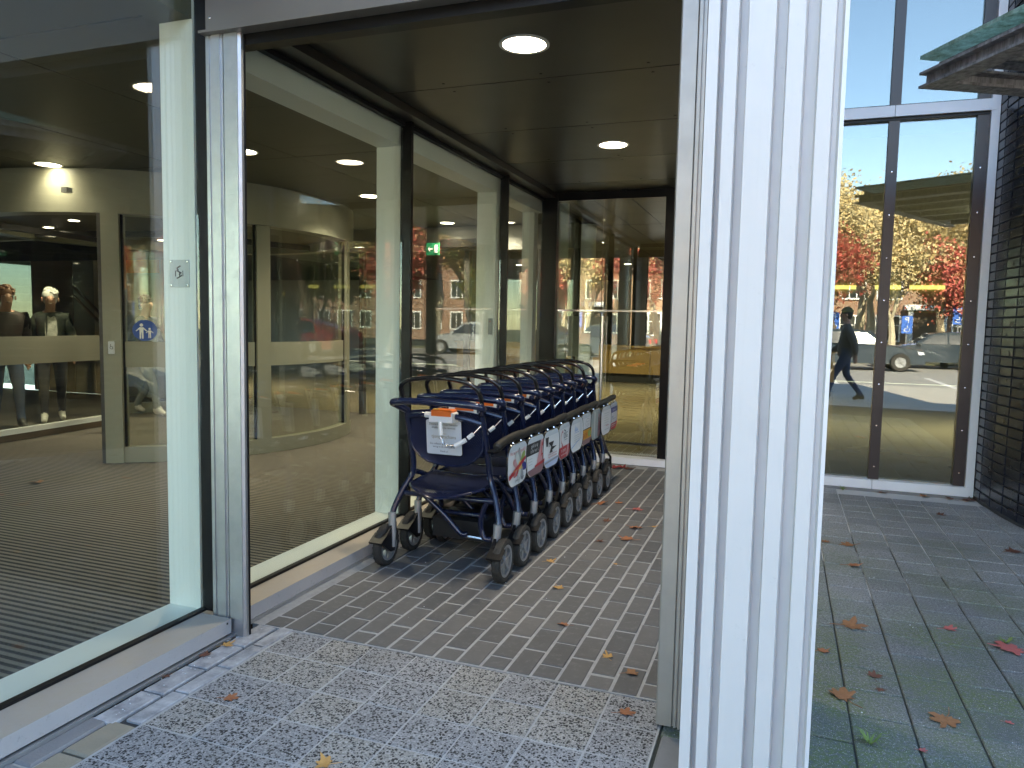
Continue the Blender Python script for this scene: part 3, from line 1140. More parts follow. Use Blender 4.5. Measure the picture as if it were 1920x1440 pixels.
# ------------------------------------------------------------------ brick tower
tw = thing('brick_tower', 'curved tower wall of glossy dark blue glazed bricks', 'building', (39.8, 21.5, 0))
TC, TR = (39.8, 21.5), 22.6
core = MB()
core.arcbox(TC, TR - 1.2, TR - .035, 150, 240, -.05, 34, 60)
core.build('core', 'brick_joint', tw)
ch_, cl_ = .36, 1.12
dphi = math.degrees(cl_ / TR)
tb = MB()
w2, h2 = (cl_ - .05) / 2, (ch_ - .045) / 2
tb.add([(.3, -w2, -h2), (.3, w2, -h2), (.3, w2, h2), (.3, -w2, h2), (-.0, -w2, -h2), (-.0, w2, -h2), (-.0, w2, h2), (-.0, -w2, h2),
        (-.02, -w2 + .025, -h2 + .025), (-.02, w2 - .025, -h2 + .025), (-.02, w2 - .025, h2 - .025), (-.02, -w2 + .025, h2 - .025)],
       [(0, 1, 2, 3), (8, 11, 10, 9)] + [q for i in range(4) for q in ((i, (i + 1) % 4, 4 + (i + 1) % 4, 4 + i), (4 + i, 4 + (i + 1) % 4, 8 + (i + 1) % 4, 8 + i))])
tbm = tb.mesh('glazed_brick', 'glazed_brick')
cands = []
for c in range(-1, 18):
    ph = 180 + (c + .5) * dphi
    for k in range(62):
        cands.append((c, k, ph, .12 + (k + .5) * ch_))
inview = [q for q in cands if 0 <= q[0] <= 6 and q[3] < 19.5]
inview.sort(key=lambda q: ((TC[0] + TR * math.cos(R(q[2])) - CAM[0]) ** 2 + (TC[1] + TR * math.sin(R(q[2])) - CAM[1]) ** 2 + (q[3] - CAM[2]) ** 2) if q[0] <= 5 else 1e6 + q[3])
chosen = set((q[0], q[1]) for q in inview[:300])
rest = MB()
for c, k, ph, z in cands:
    a = R(ph)
    p = (TR * math.cos(a) + rng.uniform(-.006, .006), TR * math.sin(a), z)
    if (c, k) in chosen:
        inst('glazed_brick', tbm, tw, p, a + math.pi + rng.uniform(-.004, .004), (0, rng.uniform(-.006, .006)))
    else:
        ca, sa = math.cos(a + math.pi), math.sin(a + math.pi)
        rest.add([(TC[0] + p[0] + x * ca - y * sa, TC[1] + p[1] + x * sa + y * ca, p[2] + zz) for x, y, zz in tb.v], tb.f)
tag(rest.build('glazed_brick_courses', 'glazed_brick', tw, recalc=False), kind='stuff')

# ------------------------------------------------------------------ canopy on the tower
cn = thing('steel_canopy', 'weathered steel beam canopy with mossy glass roof jutting from the tower', 'canopy', (16, 9, 13.6))
T0 = Vector((12.92, 11.27, 0))
dA = Vector((.49, -.872, 0)).normalized()
dB = Vector((.872, .49, 0)).normalized()
LA, LB = 13.0, 9.0


def ibeam(mb, a, b, z0, z1, inward, fw=.62, tw_=.06, tf_=.07):
    """channel beam from a to b, flanges reach fw inward from the outer line"""
    a, b = Vector(a), Vector(b)
    d = inward
    for (p0, p1, q0, q1) in ((-.0, fw, z0, z0 + tf_), (-.0, fw, z1 - tf_, z1), (fw * .38, fw * .38 + tw_, z0 + tf_, z1 - tf_)):
        vs = []
        for p in (a, b):
            for (t, z) in ((p0, q0), (p1, q0), (p1, q1), (p0, q1)):
                w = p + d * t
                vs.append((w.x, w.y, z))
        mb.add(vs, [(3, 2, 1, 0), (4, 5, 6, 7), (0, 1, 5, 4), (1, 2, 6, 5), (2, 3, 7, 6), (3, 0, 4, 7)])


q = MB()
ibeam(q, T0, T0 + dA * LA, 13.62, 14.06, dB)
q.build('edge_beam', 'weathered_steel', cn)
q = MB()
ibeam(q, T0 + dB * .63, T0 + dB * LB, 13.63, 14.05, dA)
q.build('edge_beam', 'weathered_steel', cn)
q = MB()
q.beam(T0 + dB * .42 + dA * .3 + Vector((0, 0, 14.17)), T0 + dB * .42 + dA * LA + Vector((0, 0, 14.17)), .12, .2)
q.build('glazing_rail', 'weathered_steel', cn)
for k in range(1, 6):
    q = MB()
    a = T0 + dA * (k * 2.4)
    ibeam(q, a + dB * .63, a + dB * LB, 13.66, 14.02, dA, .3)
    q.build('rafter', 'weathered_steel', cn)
# corrugated deck under the glass
q = MB()
n_ = 46
for i in range(n_):
    t0, t1 = .7 + i * (LA - .9) / n_, .7 + (i + 1) * (LA - .9) / n_
    z0, z1 = 14.07 + (.09 if i % 2 else 0), 14.07 + (0 if i % 2 else .09)
    P4 = [T0 + dA * t0 + dB * .8, T0 + dA * t1 + dB * .8, T0 + dA * t1 + dB * LB, T0 + dA * t0 + dB * LB]
    zz = [z0, z1, z1, z0]
    q.add([(p.x, p.y, z) for p, z in zip(P4, zz)] + [(p.x, p.y, z + .03) for p, z in zip(P4, zz)],
          [(3, 2, 1, 0), (4, 5, 6, 7), (0, 1, 5, 4), (1, 2, 6, 5), (2, 3, 7, 6), (3, 0, 4, 7)])
q.build('corrugated_deck', 'weathered_steel', cn)
q = MB()
P4 = [T0 - dA * .0, T0 + dA * LA, T0 + dA * LA + dB * LB, T0 + dB * LB]
q.add([(p.x, p.y, 14.28 if i in (9,) else 14.42) for i, p in enumerate(P4)] + [(p.x, p.y, 14.52) for p in P4],
      [(3, 2, 1, 0), (4, 5, 6, 7), (0, 1, 5, 4), (1, 2, 6, 5), (2, 3, 7, 6), (3, 0, 4, 7)])
q.build('glass_roof', 'mossy_glass', cn)

# ------------------------------------------------------------------ revolving door
DC = (-24.0, 21.0)
rv = thing('revolving_door', 'large round revolving door with pale grey frame', 'revolving door', (DC[0], DC[1], 0))
MB().arcbox(DC, 9.3, 10.25, 0, 360, 11.3, 13.24, 96, full=True).build('fascia', 'drum_grey', rv, True)
MB().arcbox(DC, .2, 9.28, 0, 360, 11.9, 12.1, 64, full=True).build('drum_ceiling', 'interior_ceiling', rv)
for (a0, a1) in ((-62, 25), (108, 160)):
    MB().arcbox(DC, 9.75, 10.2, a0 + 4.2, a1, 0, .72, 24).build('bottom_rail', 'drum_grey', rv, True)
    for (b0, b1) in (((a0 + 4.2, a0 + 38), (a0 + 42, a0 + 80)) if a0 < 0 else ((a0, a1 - 4.3),)):
        pn = MB().arcbox(DC, 9.95, 10.0, b0, b1, .721, 11.29, 16).build('pane', GL_DRUM, rv, True)
        MB().arcbox(DC, 9.93, 10.02, b0 + .1, b1 - .1, 4.4, 5.58, 16).build('frosted_band', 'frost_band', pn, True)
        MB().arcbox(DC, 9.9, 10.06, b0, b0 + .5, .721, 11.29, 1).build('gasket', 'gasket', pn)
        MB().arcbox(DC, 9.9, 10.06, b1 - .4, b1, .721, 11.29, 1).build('gasket', 'gasket', pn)
    for b in ((a0 + 38, a0 + 80) if a0 < 0 else ()):
        MB().arcbox(DC, 9.7, 10.2, b, b + 4, .0, 11.29, 4).build('post', 'drum_grey', rv, True)
    if a0 < 0:
        e = MB().arcbox(DC, 9.3, 10.3, a0, a0 + 4.2, 0, 11.3, 4).build('post', 'drum_grey', rv, True)
        MB().arcbox(DC, 8.9, 10.28, a0 - .9, a0 - .02, 0, 11.3, 1).build('jamb', 'drum_jamb', rv)
    else:
        MB().arcbox(DC, 9.3, 10.3, a1 - 4.2, a1, 0, 11.3, 4).build('post', 'drum_grey', rv, True)
a = R(-60)
bx_ = MB()
cx_, cy_ = DC[0] + 10.32 * math.cos(a), DC[1] + 10.32 * math.sin(a)
nx, ny = math.cos(a), math.sin(a)
tx, ty = -ny, nx


def onpost(u, w, d):
    return (cx_ + tx * u + nx * d, cy_ + ty * u + ny * d, w)


bt = MB().prism(rrect(.26, .56, .03, 2, 0, 5.3), lambda u, w: onpost(u, w, 0), lambda u, w: onpost(u, w, .05)).build('push_button', 'plate_grey', rv)
ic_ = MB()
ic_.tube([onpost(-.02, 5.46, .06), onpost(-.02, 5.36, .06), onpost(.05, 5.35, .06), onpost(.07, 5.27, .06)], .012, 5)
ic_.tube([onpost(.02 + .07 * math.cos(t_), 5.3 + .06 * math.sin(t_), .06) for t_ in [2.2 + .35 * k for k in range(11)]], .01, 5)
ic_.build('wheelchair_symbol', 'ink_black', bt)
# sticker on first pane
a = R(-52.5)
cx_, cy_ = DC[0] + 10.02 * math.cos(a), DC[1] + 10.02 * math.sin(a)
nx, ny = math.cos(a), math.sin(a)
tx, ty = -ny, nx
stk = MB().prism([(.52 * math.cos(t_ * math.pi / 16), 6.1 + .48 * math.sin(t_ * math.pi / 16)) for t_ in range(32)],
                 lambda u, w: onpost(u, w, 0), lambda u, w: onpost(u, w, .012)).build('sticker', 'sticker_blue', rv)
fg = MB()
for (u, w, k) in ((-.14, 6.02, 1.0), (.2, 5.95, .68)):
    def fp(a_, b_):
        return onpost(u + a_ * k, w + b_ * k, .018)
    fg.add([fp(.075 * math.cos(t_ * math.pi / 6), .32 + .075 * math.sin(t_ * math.pi / 6)) for t_ in range(12)], [tuple(range(12))])
    fg.add([fp(*c_) for c_ in ((-.09, .22), (.09, .22), (.08, -.02), (-.08, -.02))], [(0, 1, 2, 3)])
    for sgn in (-1, 1):
        fg.add([fp(*c_) for c_ in ((sgn * .085, .215), (sgn * .24, .06), (sgn * .21, .03), (sgn * .07, .15))], [(0, 1, 2, 3)])
        fg.add([fp(*c_) for c_ in ((sgn * .01, -.02), (sgn * .08, -.02), (sgn * .08, -.3), (sgn * .02, -.3))], [(0, 1, 2, 3)])
fg.build('figures', 'print_white', stk, recalc=False)
# inner wing
wp0, wp1 = Vector((-28.3, 11.9, 0)), Vector((-29.4, 21.6, 0))


def wing(z0, z1, t0, t1, w):
    m_ = MB()
    a_, b_ = wp0.lerp(wp1, t0), wp0.lerp(wp1, t1)
    m_.beam(a_ + Vector((0, 0, (z0 + z1) / 2)), b_ + Vector((0, 0, (z0 + z1) / 2)), w, z1 - z0)
    return m_


wg = wing(.65, 11.1, .02, .98, .06).build('wing_pane', GL_DRUM, rv)
wing(4.05, 5.54, .021, .979, .075).build('frosted_band', 'frost_band', wg)
wing(.36, .649, 0, 1, .3).build('wing_rail', 'frame_white', rv)
wing(.02, .35, 0, 1, .2).build('wing_brush', 'wall_brown', rv)
wing(11.1, 11.4, 0, 1, .3).build('wing_rail', 'drum_jamb', rv)
MB().lathe([(.0001, 0), (.35, 0), (.35, 11.9), (.0001, 11.9)], (DC[0], DC[1], 0), n=16).build('spindle', 'drum_jamb', rv, True)
for ang in (70, 190, 310):
    a = R(ang)
    q = MB()
    q.beam((DC[0] + .4 * math.cos(a), DC[1] + .4 * math.sin(a), 11.55), (DC[0] + 9.2 * math.cos(a), DC[1] + 9.2 * math.sin(a), 11.55), .3, .35)
    q.build('wing_rail', 'drum_jamb', rv)
for k, (x, y) in enumerate([(-27, 17), (-31.5, 19), (-21, 23), (-30, 26)]):
    downlight(x, y, 11.89, .28, 2, ('front', 'side', 'middle', 'rear')[k] + ' small lit downlight under the drum of the revolving door', 'drum downlights')
sn_ = MB().box(-19.9, -19.55, 10.62, 10.9, 12.0, 12.22)
tag(sn_.build('motion_sensor', 'lock_white', at=(-19.7, 10.8, 12.1)), 'small white sensor box on the revolving door fascia', 'sensor')

# ------------------------------------------------------------------ lobby behind
lw = thing('lobby_wall', 'inner lobby wall of brown and beige panels behind the revolving door', 'wall', (-40, 34, 0))
for (x0, x1, mt) in ((-53.2, -48.2, 'wall_brown'), (-48.15, -45.8, 'wall_grey'), (-45.75, -38.2, 'wall_beige'), (-38.15, -33.0, 'wall_grey')):
    MB().box(x0, x1, 34.0, 34.4, 0, 13.2).build('panel', mt, lw)
MB().box(-60, -33, 33.95, 34.5, 11.4, 13.2).build('lintel', 'wall_dark', lw)
MB().box(-57.6, -53.25, 34.05, 34.15, .4, 11.38).build('pane', GL_TINT, lw)
hr = MB()
for dz in (0, .8):
    hr.tube([(-48.0, 33.9, 8.4 + dz), (-43.0, 33.9, 4.6 + dz)], .12, 8)
tag(hr.build('handrail', 'wall_brown', at=(-45.5, 33.9, 6)), 'sloping brown stair handrail on the beige panel', 'handrail')
tag(MB().box(-42.0, -38.4, 33.7, 33.94, 10.3, 11.35).build('orange_sign', 'sign_orange', at=(-40, 33.8, 10.8)), 'blank orange banner high on the lobby wall', 'sign')
ib = thing('inner_doors', 'dark framed inner sliding doors beyond the side glass', 'door', (-12, 30, 0))
for x in (-19.0, -16.4, -10.8, -8.2, -5.6, -3.2):
    MB().box(x, x + .35, 33.0, 33.4, 0, 11.6).build('post', 'drum_jamb', ib)
MB().box(-20, -2.9, 33.0, 33.6, 11.6, 13.2).build('head', 'wall_grey', ib)
for (x0, x1) in ((-18.64, -16.42), (-16.04, -10.82), (-10.44, -8.22), (-7.84, -5.62), (-5.24, -3.22)):
    MB().box(x0, x1, 33.15, 33.2, .05, 11.58).build('pane', GL_DRUM, ib)
MB().box(-12.4, -8.4, 32.4, 32.95, 11.75, 12.3).build('air_curtain', 'black_metal', ib)
es = thing('exit_sign', 'small green lit exit sign with white arrow', 'exit sign', (-12.5, 31.8, 11.6))
MB().box(-13.05, -12.1, 31.75, 31.85, 11.2, 12.0).build('panel', 'exit_glow', es)
ar = MB()
ar.add([(-12.95, 31.73, 11.6), (-12.75, 31.73, 11.8), (-12.75, 31.73, 11.66), (-12.55, 31.73, 11.66), (-12.55, 31.73, 11.54), (-12.75, 31.73, 11.54), (-12.75, 31.73, 11.4)], [tuple(range(7))])
ar.box(-12.42, -12.22, 31.72, 31.74, 11.35, 11.85)
ar.build('arrow', 'print_white', es, recalc=False)
ct = thing('reception_counter', 'long honey coloured wooden reception counter deep in the lobby', 'counter', (-8, 75, 0))
for k in range(9):
    MB().box(-30 + k * 5, -25.06 + k * 5, 74, 78, 1.05, 4.2).build('front_panel', 'veneer', ct)
MB().box(-30, 15, 74.3, 77.8, 0, 1.0).build('plinth', 'wall_dark', ct)
MB().box(-30.2, 15.2, 73.7, 78.2, 4.21, 4.4).build('worktop', 'veneer', ct)
cp = MB().lathe([(.0001, 0), (.5, 0), (.5, 13.2), (.0001, 13.2)], (-2.5, 34, 0), n=20)
tag(cp.build('round_pillar', 'frame_white', smooth=True, at=(-2.5, 34, 0)), 'slim pale round pillar standing in the lobby', 'pillar')
nb = thing('notice_board', 'pale hanging notice panel seen through the back glass door', 'notice', (-.2, 24.3, 6))
MB().box(-1.25, .7, 24.3, 24.36, 5.1, 7.2).build('board', 'ink_pale', nb)
MB().tube([(-.3, 24.33, 0), (-.3, 24.33, 5.1)], .22, 12).build('stand', 'frame_white', nb, True)
# boards with a lit strip in the hall behind the tall window
for k, (x0, x1) in enumerate(((11.7, 13.1), (14.0, 15.2), (15.6, 17.2))):
    bd = thing('display_board', ('first', 'second', 'third')[k] + ' of three yellowish lit boards glimpsed behind the tall window', 'board', ((x0 + x1) / 2, 30.05, 9), 'boards behind the tall window')
    MB().box(x0, x1, 30, 30.1, 7.7, 10.4 if k == 2 else 9.9).build('panel', 'board_cream', bd)
    MB().box(x0, x1, 29.9, 29.99, 8.9, 9.1).build('lit_strip', 'strip_glow', bd)


# ------------------------------------------------------------------ rollators
def wheel(parent, c, r, w, name='wheel'):
    e = MB()
    hw = w / 2
    prof_ = [(r * .72, -hw * .8), (r * .86, -hw), (r * .97, -hw * .75), (r, -hw * .3), (r, hw * .3), (r * .97, hw * .75), (r * .86, hw), (r * .72, hw * .8)]
    e.lathe(prof_, c, 'x', 28)
    wh = e.build(name, 'tyre_rubber', parent, True)
    td = MB()
    for k in range(22):
        a0 = 2 * math.pi * k / 22
        for sgn in (-1, 1):
            td.add([(c[0] + x, c[1] + rr * math.cos(a0 + da), c[2] + rr * math.sin(a0 + da)) for x, rr, da in
                    ((sgn * hw * .1, r * 1.012, 0), (sgn * hw * .8, r * .985, .16), (sgn * hw * .98, r * .9, .2), (sgn * hw * .98, r * .9, .3), (sgn * hw * .8, r * .985, .27), (sgn * hw * .1, r * 1.012, .1))],
                   [(0, 1, 4, 5), (1, 2, 3, 4)])
    td.build('tread', 'tyre_rubber', wh, recalc=False)
    rm = MB()
    rm.lathe([(r * .62, -hw * .75), (r * .735, -hw * .85), (r * .735, hw * .85), (r * .62, hw * .75)], c, 'x', 24)
    rm.lathe([(.0001, -hw * 1.0), (r * .2, -hw * 1.0), (r * .2, hw * 1.0), (.0001, hw * 1.0)], c, 'x', 14)
    for k in range(6):
        a0 = 2 * math.pi * k / 6
        p0 = (c[0], c[1] + r * .16 * math.cos(a0), c[2] + r * .16 * math.sin(a0))
        p1 = (c[0], c[1] + r * .66 * math.cos(a0 + .25), c[2] + r * .66 * math.sin(a0 + .25))
        rm.beam(p0, p1, r * .17, hw * 1.1, upv=(1, 0, 0))
    rm.build('rim', 'rim_silver', wh, True)
    return wh


def make_rollator():
    root = thing('rollator', '', 'rollator', (0, 0, 0), 'rollators parked nested in the recess')
    for sx in (-1, 1):
        P = [(1.56, .04, 1.3), (1.55, .12, 1.6), (1.38, .3, 2.1), (1.16, .47, 2.6), (1.12, .32, 3.3), (1.1, .05, 4.1), (1.09, -.06, 4.42)]
        MB().tube(catmull([(sx * x, y, z) for x, y, z in P], 5), .085, 10).build('side_tube', 'frame_blue', root, True)
        MB().tube(catmull([(sx * x, y, z) for x, y, z in [(1.14, .46, 2.62), (1.1, 1.2, 2.35), (1.12, 2.0, 1.75), (1.22, 2.45, 1.15)]], 5), .08, 10).build('front_leg', 'frame_blue', root, True)
        # rear fork: silver sleeve and black mud guard
        fk = MB().tube([(sx * 1.56, .04, 1.5), (sx * 1.55, .02, 1.2), (sx * 1.5, .0, .9), (sx * 1.5, .0, .55)], [.115, .11, .08, .06], 10).build('fork', 'rim_silver', root, True)
        gd = MB()
        gx0, gx1 = sx * 1.70, sx * 1.50
        poly = [(-.62, .78), (-.30, .95), (.05, 1.28), (.18, 1.2), (.2, .75), (.08, .42), (-.15, .45)]
        gd.prism(poly, lambda a_, b_: (sx * 1.575, a_, b_), lambda a_, b_: (sx * 1.50, a_, b_))
        gd.prism([(-.64, .80), (-.30, .98), (-.28, .93), (-.62, .75)], lambda a_, b_: (sx * 1.9, a_, b_), lambda a_, b_: (sx * 1.5, a_, b_))
        gd.build('mud_guard', 'plastic_black', root)
        wheel(root, (sx * 1.73, 0, .575), .575, .25)
        wheel(root, (sx * 1.22, 2.62, .42), .42, .2)
        MB().tube([(sx * 1.22, 2.45, 1.2), (sx * 1.38, 2.5, .95), (sx * 1.38, 2.62, .42)], .055, 8).build('fork', 'tube_black', root, True)
        # arm bar (one side only)
        if sx < 0:
            continue
        MB().tube(catmull([(sx * 1.65, -.42, 3.6), (sx * 1.66, -.1, 3.66), (sx * 1.66, .6, 3.71), (sx * 1.66, 1.5, 3.72)], 5),
                  [.06] + [.115] * 14 + [.1], 10).build('arm_bar', 'grip_foam', root, True)
        MB().tube(catmull([(sx * 1.64, .2, 3.66), (sx * 1.45, .22, 3.42), (sx * 1.13, .28, 3.36)], 4), .06, 8).build('arm_bracket', 'tube_black', root, True)
    # push bar loop, blue
    lp = [(1.08, -.02, 4.36), (1.22, -.28, 4.5), (1.26, -.5, 4.6), (1.0, -.6, 4.66), (0, -.62, 4.69)]
    MB().tube(catmull(lp + [(-x, y, z) for x, y, z in lp[:-1][::-1]], 6), .095, 10).build('push_bar', 'frame_blue', root, True)
    hp = [(1.08, .0, 4.25), (1.13, -.16, 4.7), (1.1, -.36, 5.02), (.85, -.42, 5.2), (.4, -.42, 5.28), (0, -.42, 5.3)]
    MB().tube(catmull(hp + [(-x, y, z) for x, y, z in hp[:-1][::-1]], 6), .062, 10).build('hoop', 'tube_black', root, True)
    # backrest sheet
    bk = MB()
    rows = 10
    out = []
    nx_ = 14
    for i in range(rows + 1):
        t = i / rows
        z = 2.86 + 1.46 * t
        # outline half width: rounded lower corners
        hw = 1.06 * (1 - max(0, 1 - t / .42) ** 2.2 * .42)
        for j in range(nx_ + 1):
            s_ = -1 + 2 * j / nx_
            x = s_ * hw
            zz = z + (.12 * s_ * s_ * (1 - t)) + .07 * (1 - s_ * s_) * t
            y = .22 - .2 * t + .14 * (1 - s_ * s_)
            out.append((x, y, zz))
    fs_ = []
    for i in range(rows):
        for j in range(nx_):
            p = i * (nx_ + 1) + j
            fs_.append((p, p + 1, p + nx_ + 2, p + nx_ + 1))
    n0 = len(out)
    bk.add(out + [(x, y + .03, z) for x, y, z in out], fs_ + [tuple(n0 + i for i in f[::-1]) for f in fs_])
    br = bk.build('backrest', 'perforated_blue', root, True, recalc=False)
    edge = [out[i] for i in range(nx_ + 1)] + [out[i * (nx_ + 1) + nx_] for i in range(1, rows + 1)] + \
           [out[rows * (nx_ + 1) + j] for j in range(nx_ - 1, -1, -1)] + [out[i * (nx_ + 1)] for i in range(rows - 1, 0, -1)]
    MB().tube([(x, y + .015, z) for x, y, z in edge], .03, 6, closed=True).build('edge_band', 'frame_blue', br, True)
    # seat sheet
    st = MB()
    sv = []
    ns = 12
    for i in range(ns + 1):
        t = i / ns
        y = -.52 + 2.1 * t
        hw = 1.06 * (1 - max(0, 1 - t / .3) ** 2.4 * .55)
        for j in range(nx_ + 1):
            s_ = -1 + 2 * j / nx_
            yy = y + .16 * s_ * s_ * (1 - t)
            sv.append((s_ * hw, yy, 2.28 + .12 * t + .05 * s_ * s_ - .1 * max(0, 1 - t / .2) ** 2))
    fs_ = []
    for i in range(ns):
        for j in range(nx_):
            p = i * (nx_ + 1) + j
            fs_.append((p, p + 1, p + nx_ + 2, p + nx_ + 1))
    n0 = len(sv)
    st.add(sv + [(x, y, z - .03) for x, y, z in sv], fs_ + [tuple(n0 + i for i in f[::-1]) for f in fs_])
    se = st.build('seat', 'perforated_blue', root, True, recalc=False)
    edge = [sv[i] for i in range(nx_ + 1)] + [sv[i * (nx_ + 1) + nx_] for i in range(1, ns + 1)] + \
           [sv[ns * (nx_ + 1) + j] for j in range(nx_ - 1, -1, -1)] + [sv[i * (nx_ + 1)] for i in range(ns - 1, 0, -1)]
    MB().tube([(x, y, z - .015) for x, y, z in edge], .035, 6, closed=True).build('edge_band', 'frame_blue', se, True)
    # cross bars and folding braces
    MB().tube([(-1.32, .34, 2.0), (1.32, .34, 2.02)], .07, 10).build('cross_bar', 'frame_blue', root, True)
    MB().tube([(-.55, .75, 1.5), (.95, .75, 1.48)], .06, 10).build('cross_bar', 'frame_blue', root, True)
    MB().tube(catmull([(-.75, .38, 1.98), (-.2, .45, 1.5), (.2, .5, 1.08), (.36, .5, .98), (.5, .52, 1.0)], 5), .075, 10).build('brace', 'frame_blue', root, True)
    MB().tube(catmull([(1.12, .38, 2.0), (.92, .45, 1.55), (.9, .5, 1.2), (1.0, .5, .95), (1.2, .52, .93)], 5), .075, 10).build('brace', 'frame_blue', root, True)
    MB().tube([(-1.0, 1.9, 1.6), (1.0, 1.9, 1.6)], .06, 8).build('cross_bar', 'tube_black', root, True)
    MB().tube([(.4, .55, .93), (1.15, .55, .9)], .05, 8).build('hinge_pin', 'chrome', root, True)
    bk_ = MB()
    bk_.box(-.7, .85, .8, 1.9, .75, 1.35, ch=.08)
    bk_.build('basket', 'plastic_black', root)
    # lock bar, coin lock, chain
    MB().tube(catmull([(-1.08, .02, 4.2), (-.5, -.12, 4.28), (.4, -.15, 4.28), (1.08, -.02, 4.12)], 5), .075, 8).build('lock_bar', 'frame_blue', root, True)
    lk = MB()
    lk.box(-.27, .4, -.36, .02, 4.14, 4.4, ch=.03)
    lk.tube([(-.45, -.2, 4.3), (-.25, -.2, 4.3)], .08, 8)
    lo_ = lk.build('coin_lock', 'lock_white', root)
    MB().box(-.2, .36, -.375, .02, 4.3, 4.47, ch=.03).build('lid', 'lock_orange', lo_)
    MB().box(-.17, -.02, -.34, -.2, 4.471, 4.482).build('coin_label', 'ink_yellow', lo_)
    ch = MB()
    ch.tube([(.06, -.38, 4.16), (.1, -.4, 3.82)], .06, 8)
    cp_ = catmull([(.1, -.4, 3.78), (.2, -.42, 3.62), (.36, -.4, 3.54), (.48, -.36, 3.56)], 3)
    ch_o = ch.build('chain', 'lock_white', root, True)
    lk2 = MB()
    for i, p in enumerate(cp_[:-1]):
        d = Vector(cp_[i + 1]) - Vector(p)
        mid = (Vector(p) + Vector(cp_[i + 1])) / 2
        ring = []
        side = Vector((0, 1, 0)) if i % 2 else d.normalized().cross(Vector((0, 1, 0)))
        for k in range(8):
            a_ = 2 * math.pi * k / 8
            ring.append(mid + d.normalized() * math.cos(a_) * .05 + side * math.sin(a_) * .03)
        lk2.tube(ring, .009, 4, closed=True)
    lk2.build('link', 'chrome', ch_o, True)
    MB().tube([(.48, -.36, 3.55), (.76, -.28, 3.72)], .06, 8).build('chain_sleeve', 'lock_white', ch_o, True)
    MB().tube([(.8, -.26, 3.76), (.93, -.2, 3.88)], .055, 8).build('chain_sleeve', 'lock_white', ch_o, True)
    MB().tube([(.92, -.2, 3.87), (1.08, -.06, 4.08)], .015, 5).build('chain_wire', 'chrome', ch_o, True)
    # notice plate
    npz = 3.68
    nt = MB().prism(rrect(1.02, .93, .05, 3, -.03, npz), lambda a_, b_: (a_, .0 - .1 * (b_ - npz) + .05, b_), lambda a_, b_: (a_, .02 - .1 * (b_ - npz) + .05, b_)).build('notice', 'plate_grey', root)
    tx_ = MB()

    def nf(a_, b_):
        return (-.03 + a_, .044 - .1 * b_, npz + b_)
    for (s1, sz, yy, m) in (('Zwarte hendel naar beneden', .072, .33, 0), ('drukken om te remmen', .072, .24, 0), ('ziekenhuis', .04, .09, 1), ('tjongerschans', .13, -.02, 1),
                            ('De rollator graag na gebruik', .072, -.2, 0), ('terug in de standplaats', .072, -.28, 0), ('Dank u!', .072, -.4, 0)):
        lettering(tx_, s1, sz, lambda a_, b_, yy=yy: nf(a_, b_ + yy), m)
    tx_.build('lettering', ['ink_black', 'ink_olive'], nt, recalc=False)
    return root


PW, PH = 1.58, 1.14


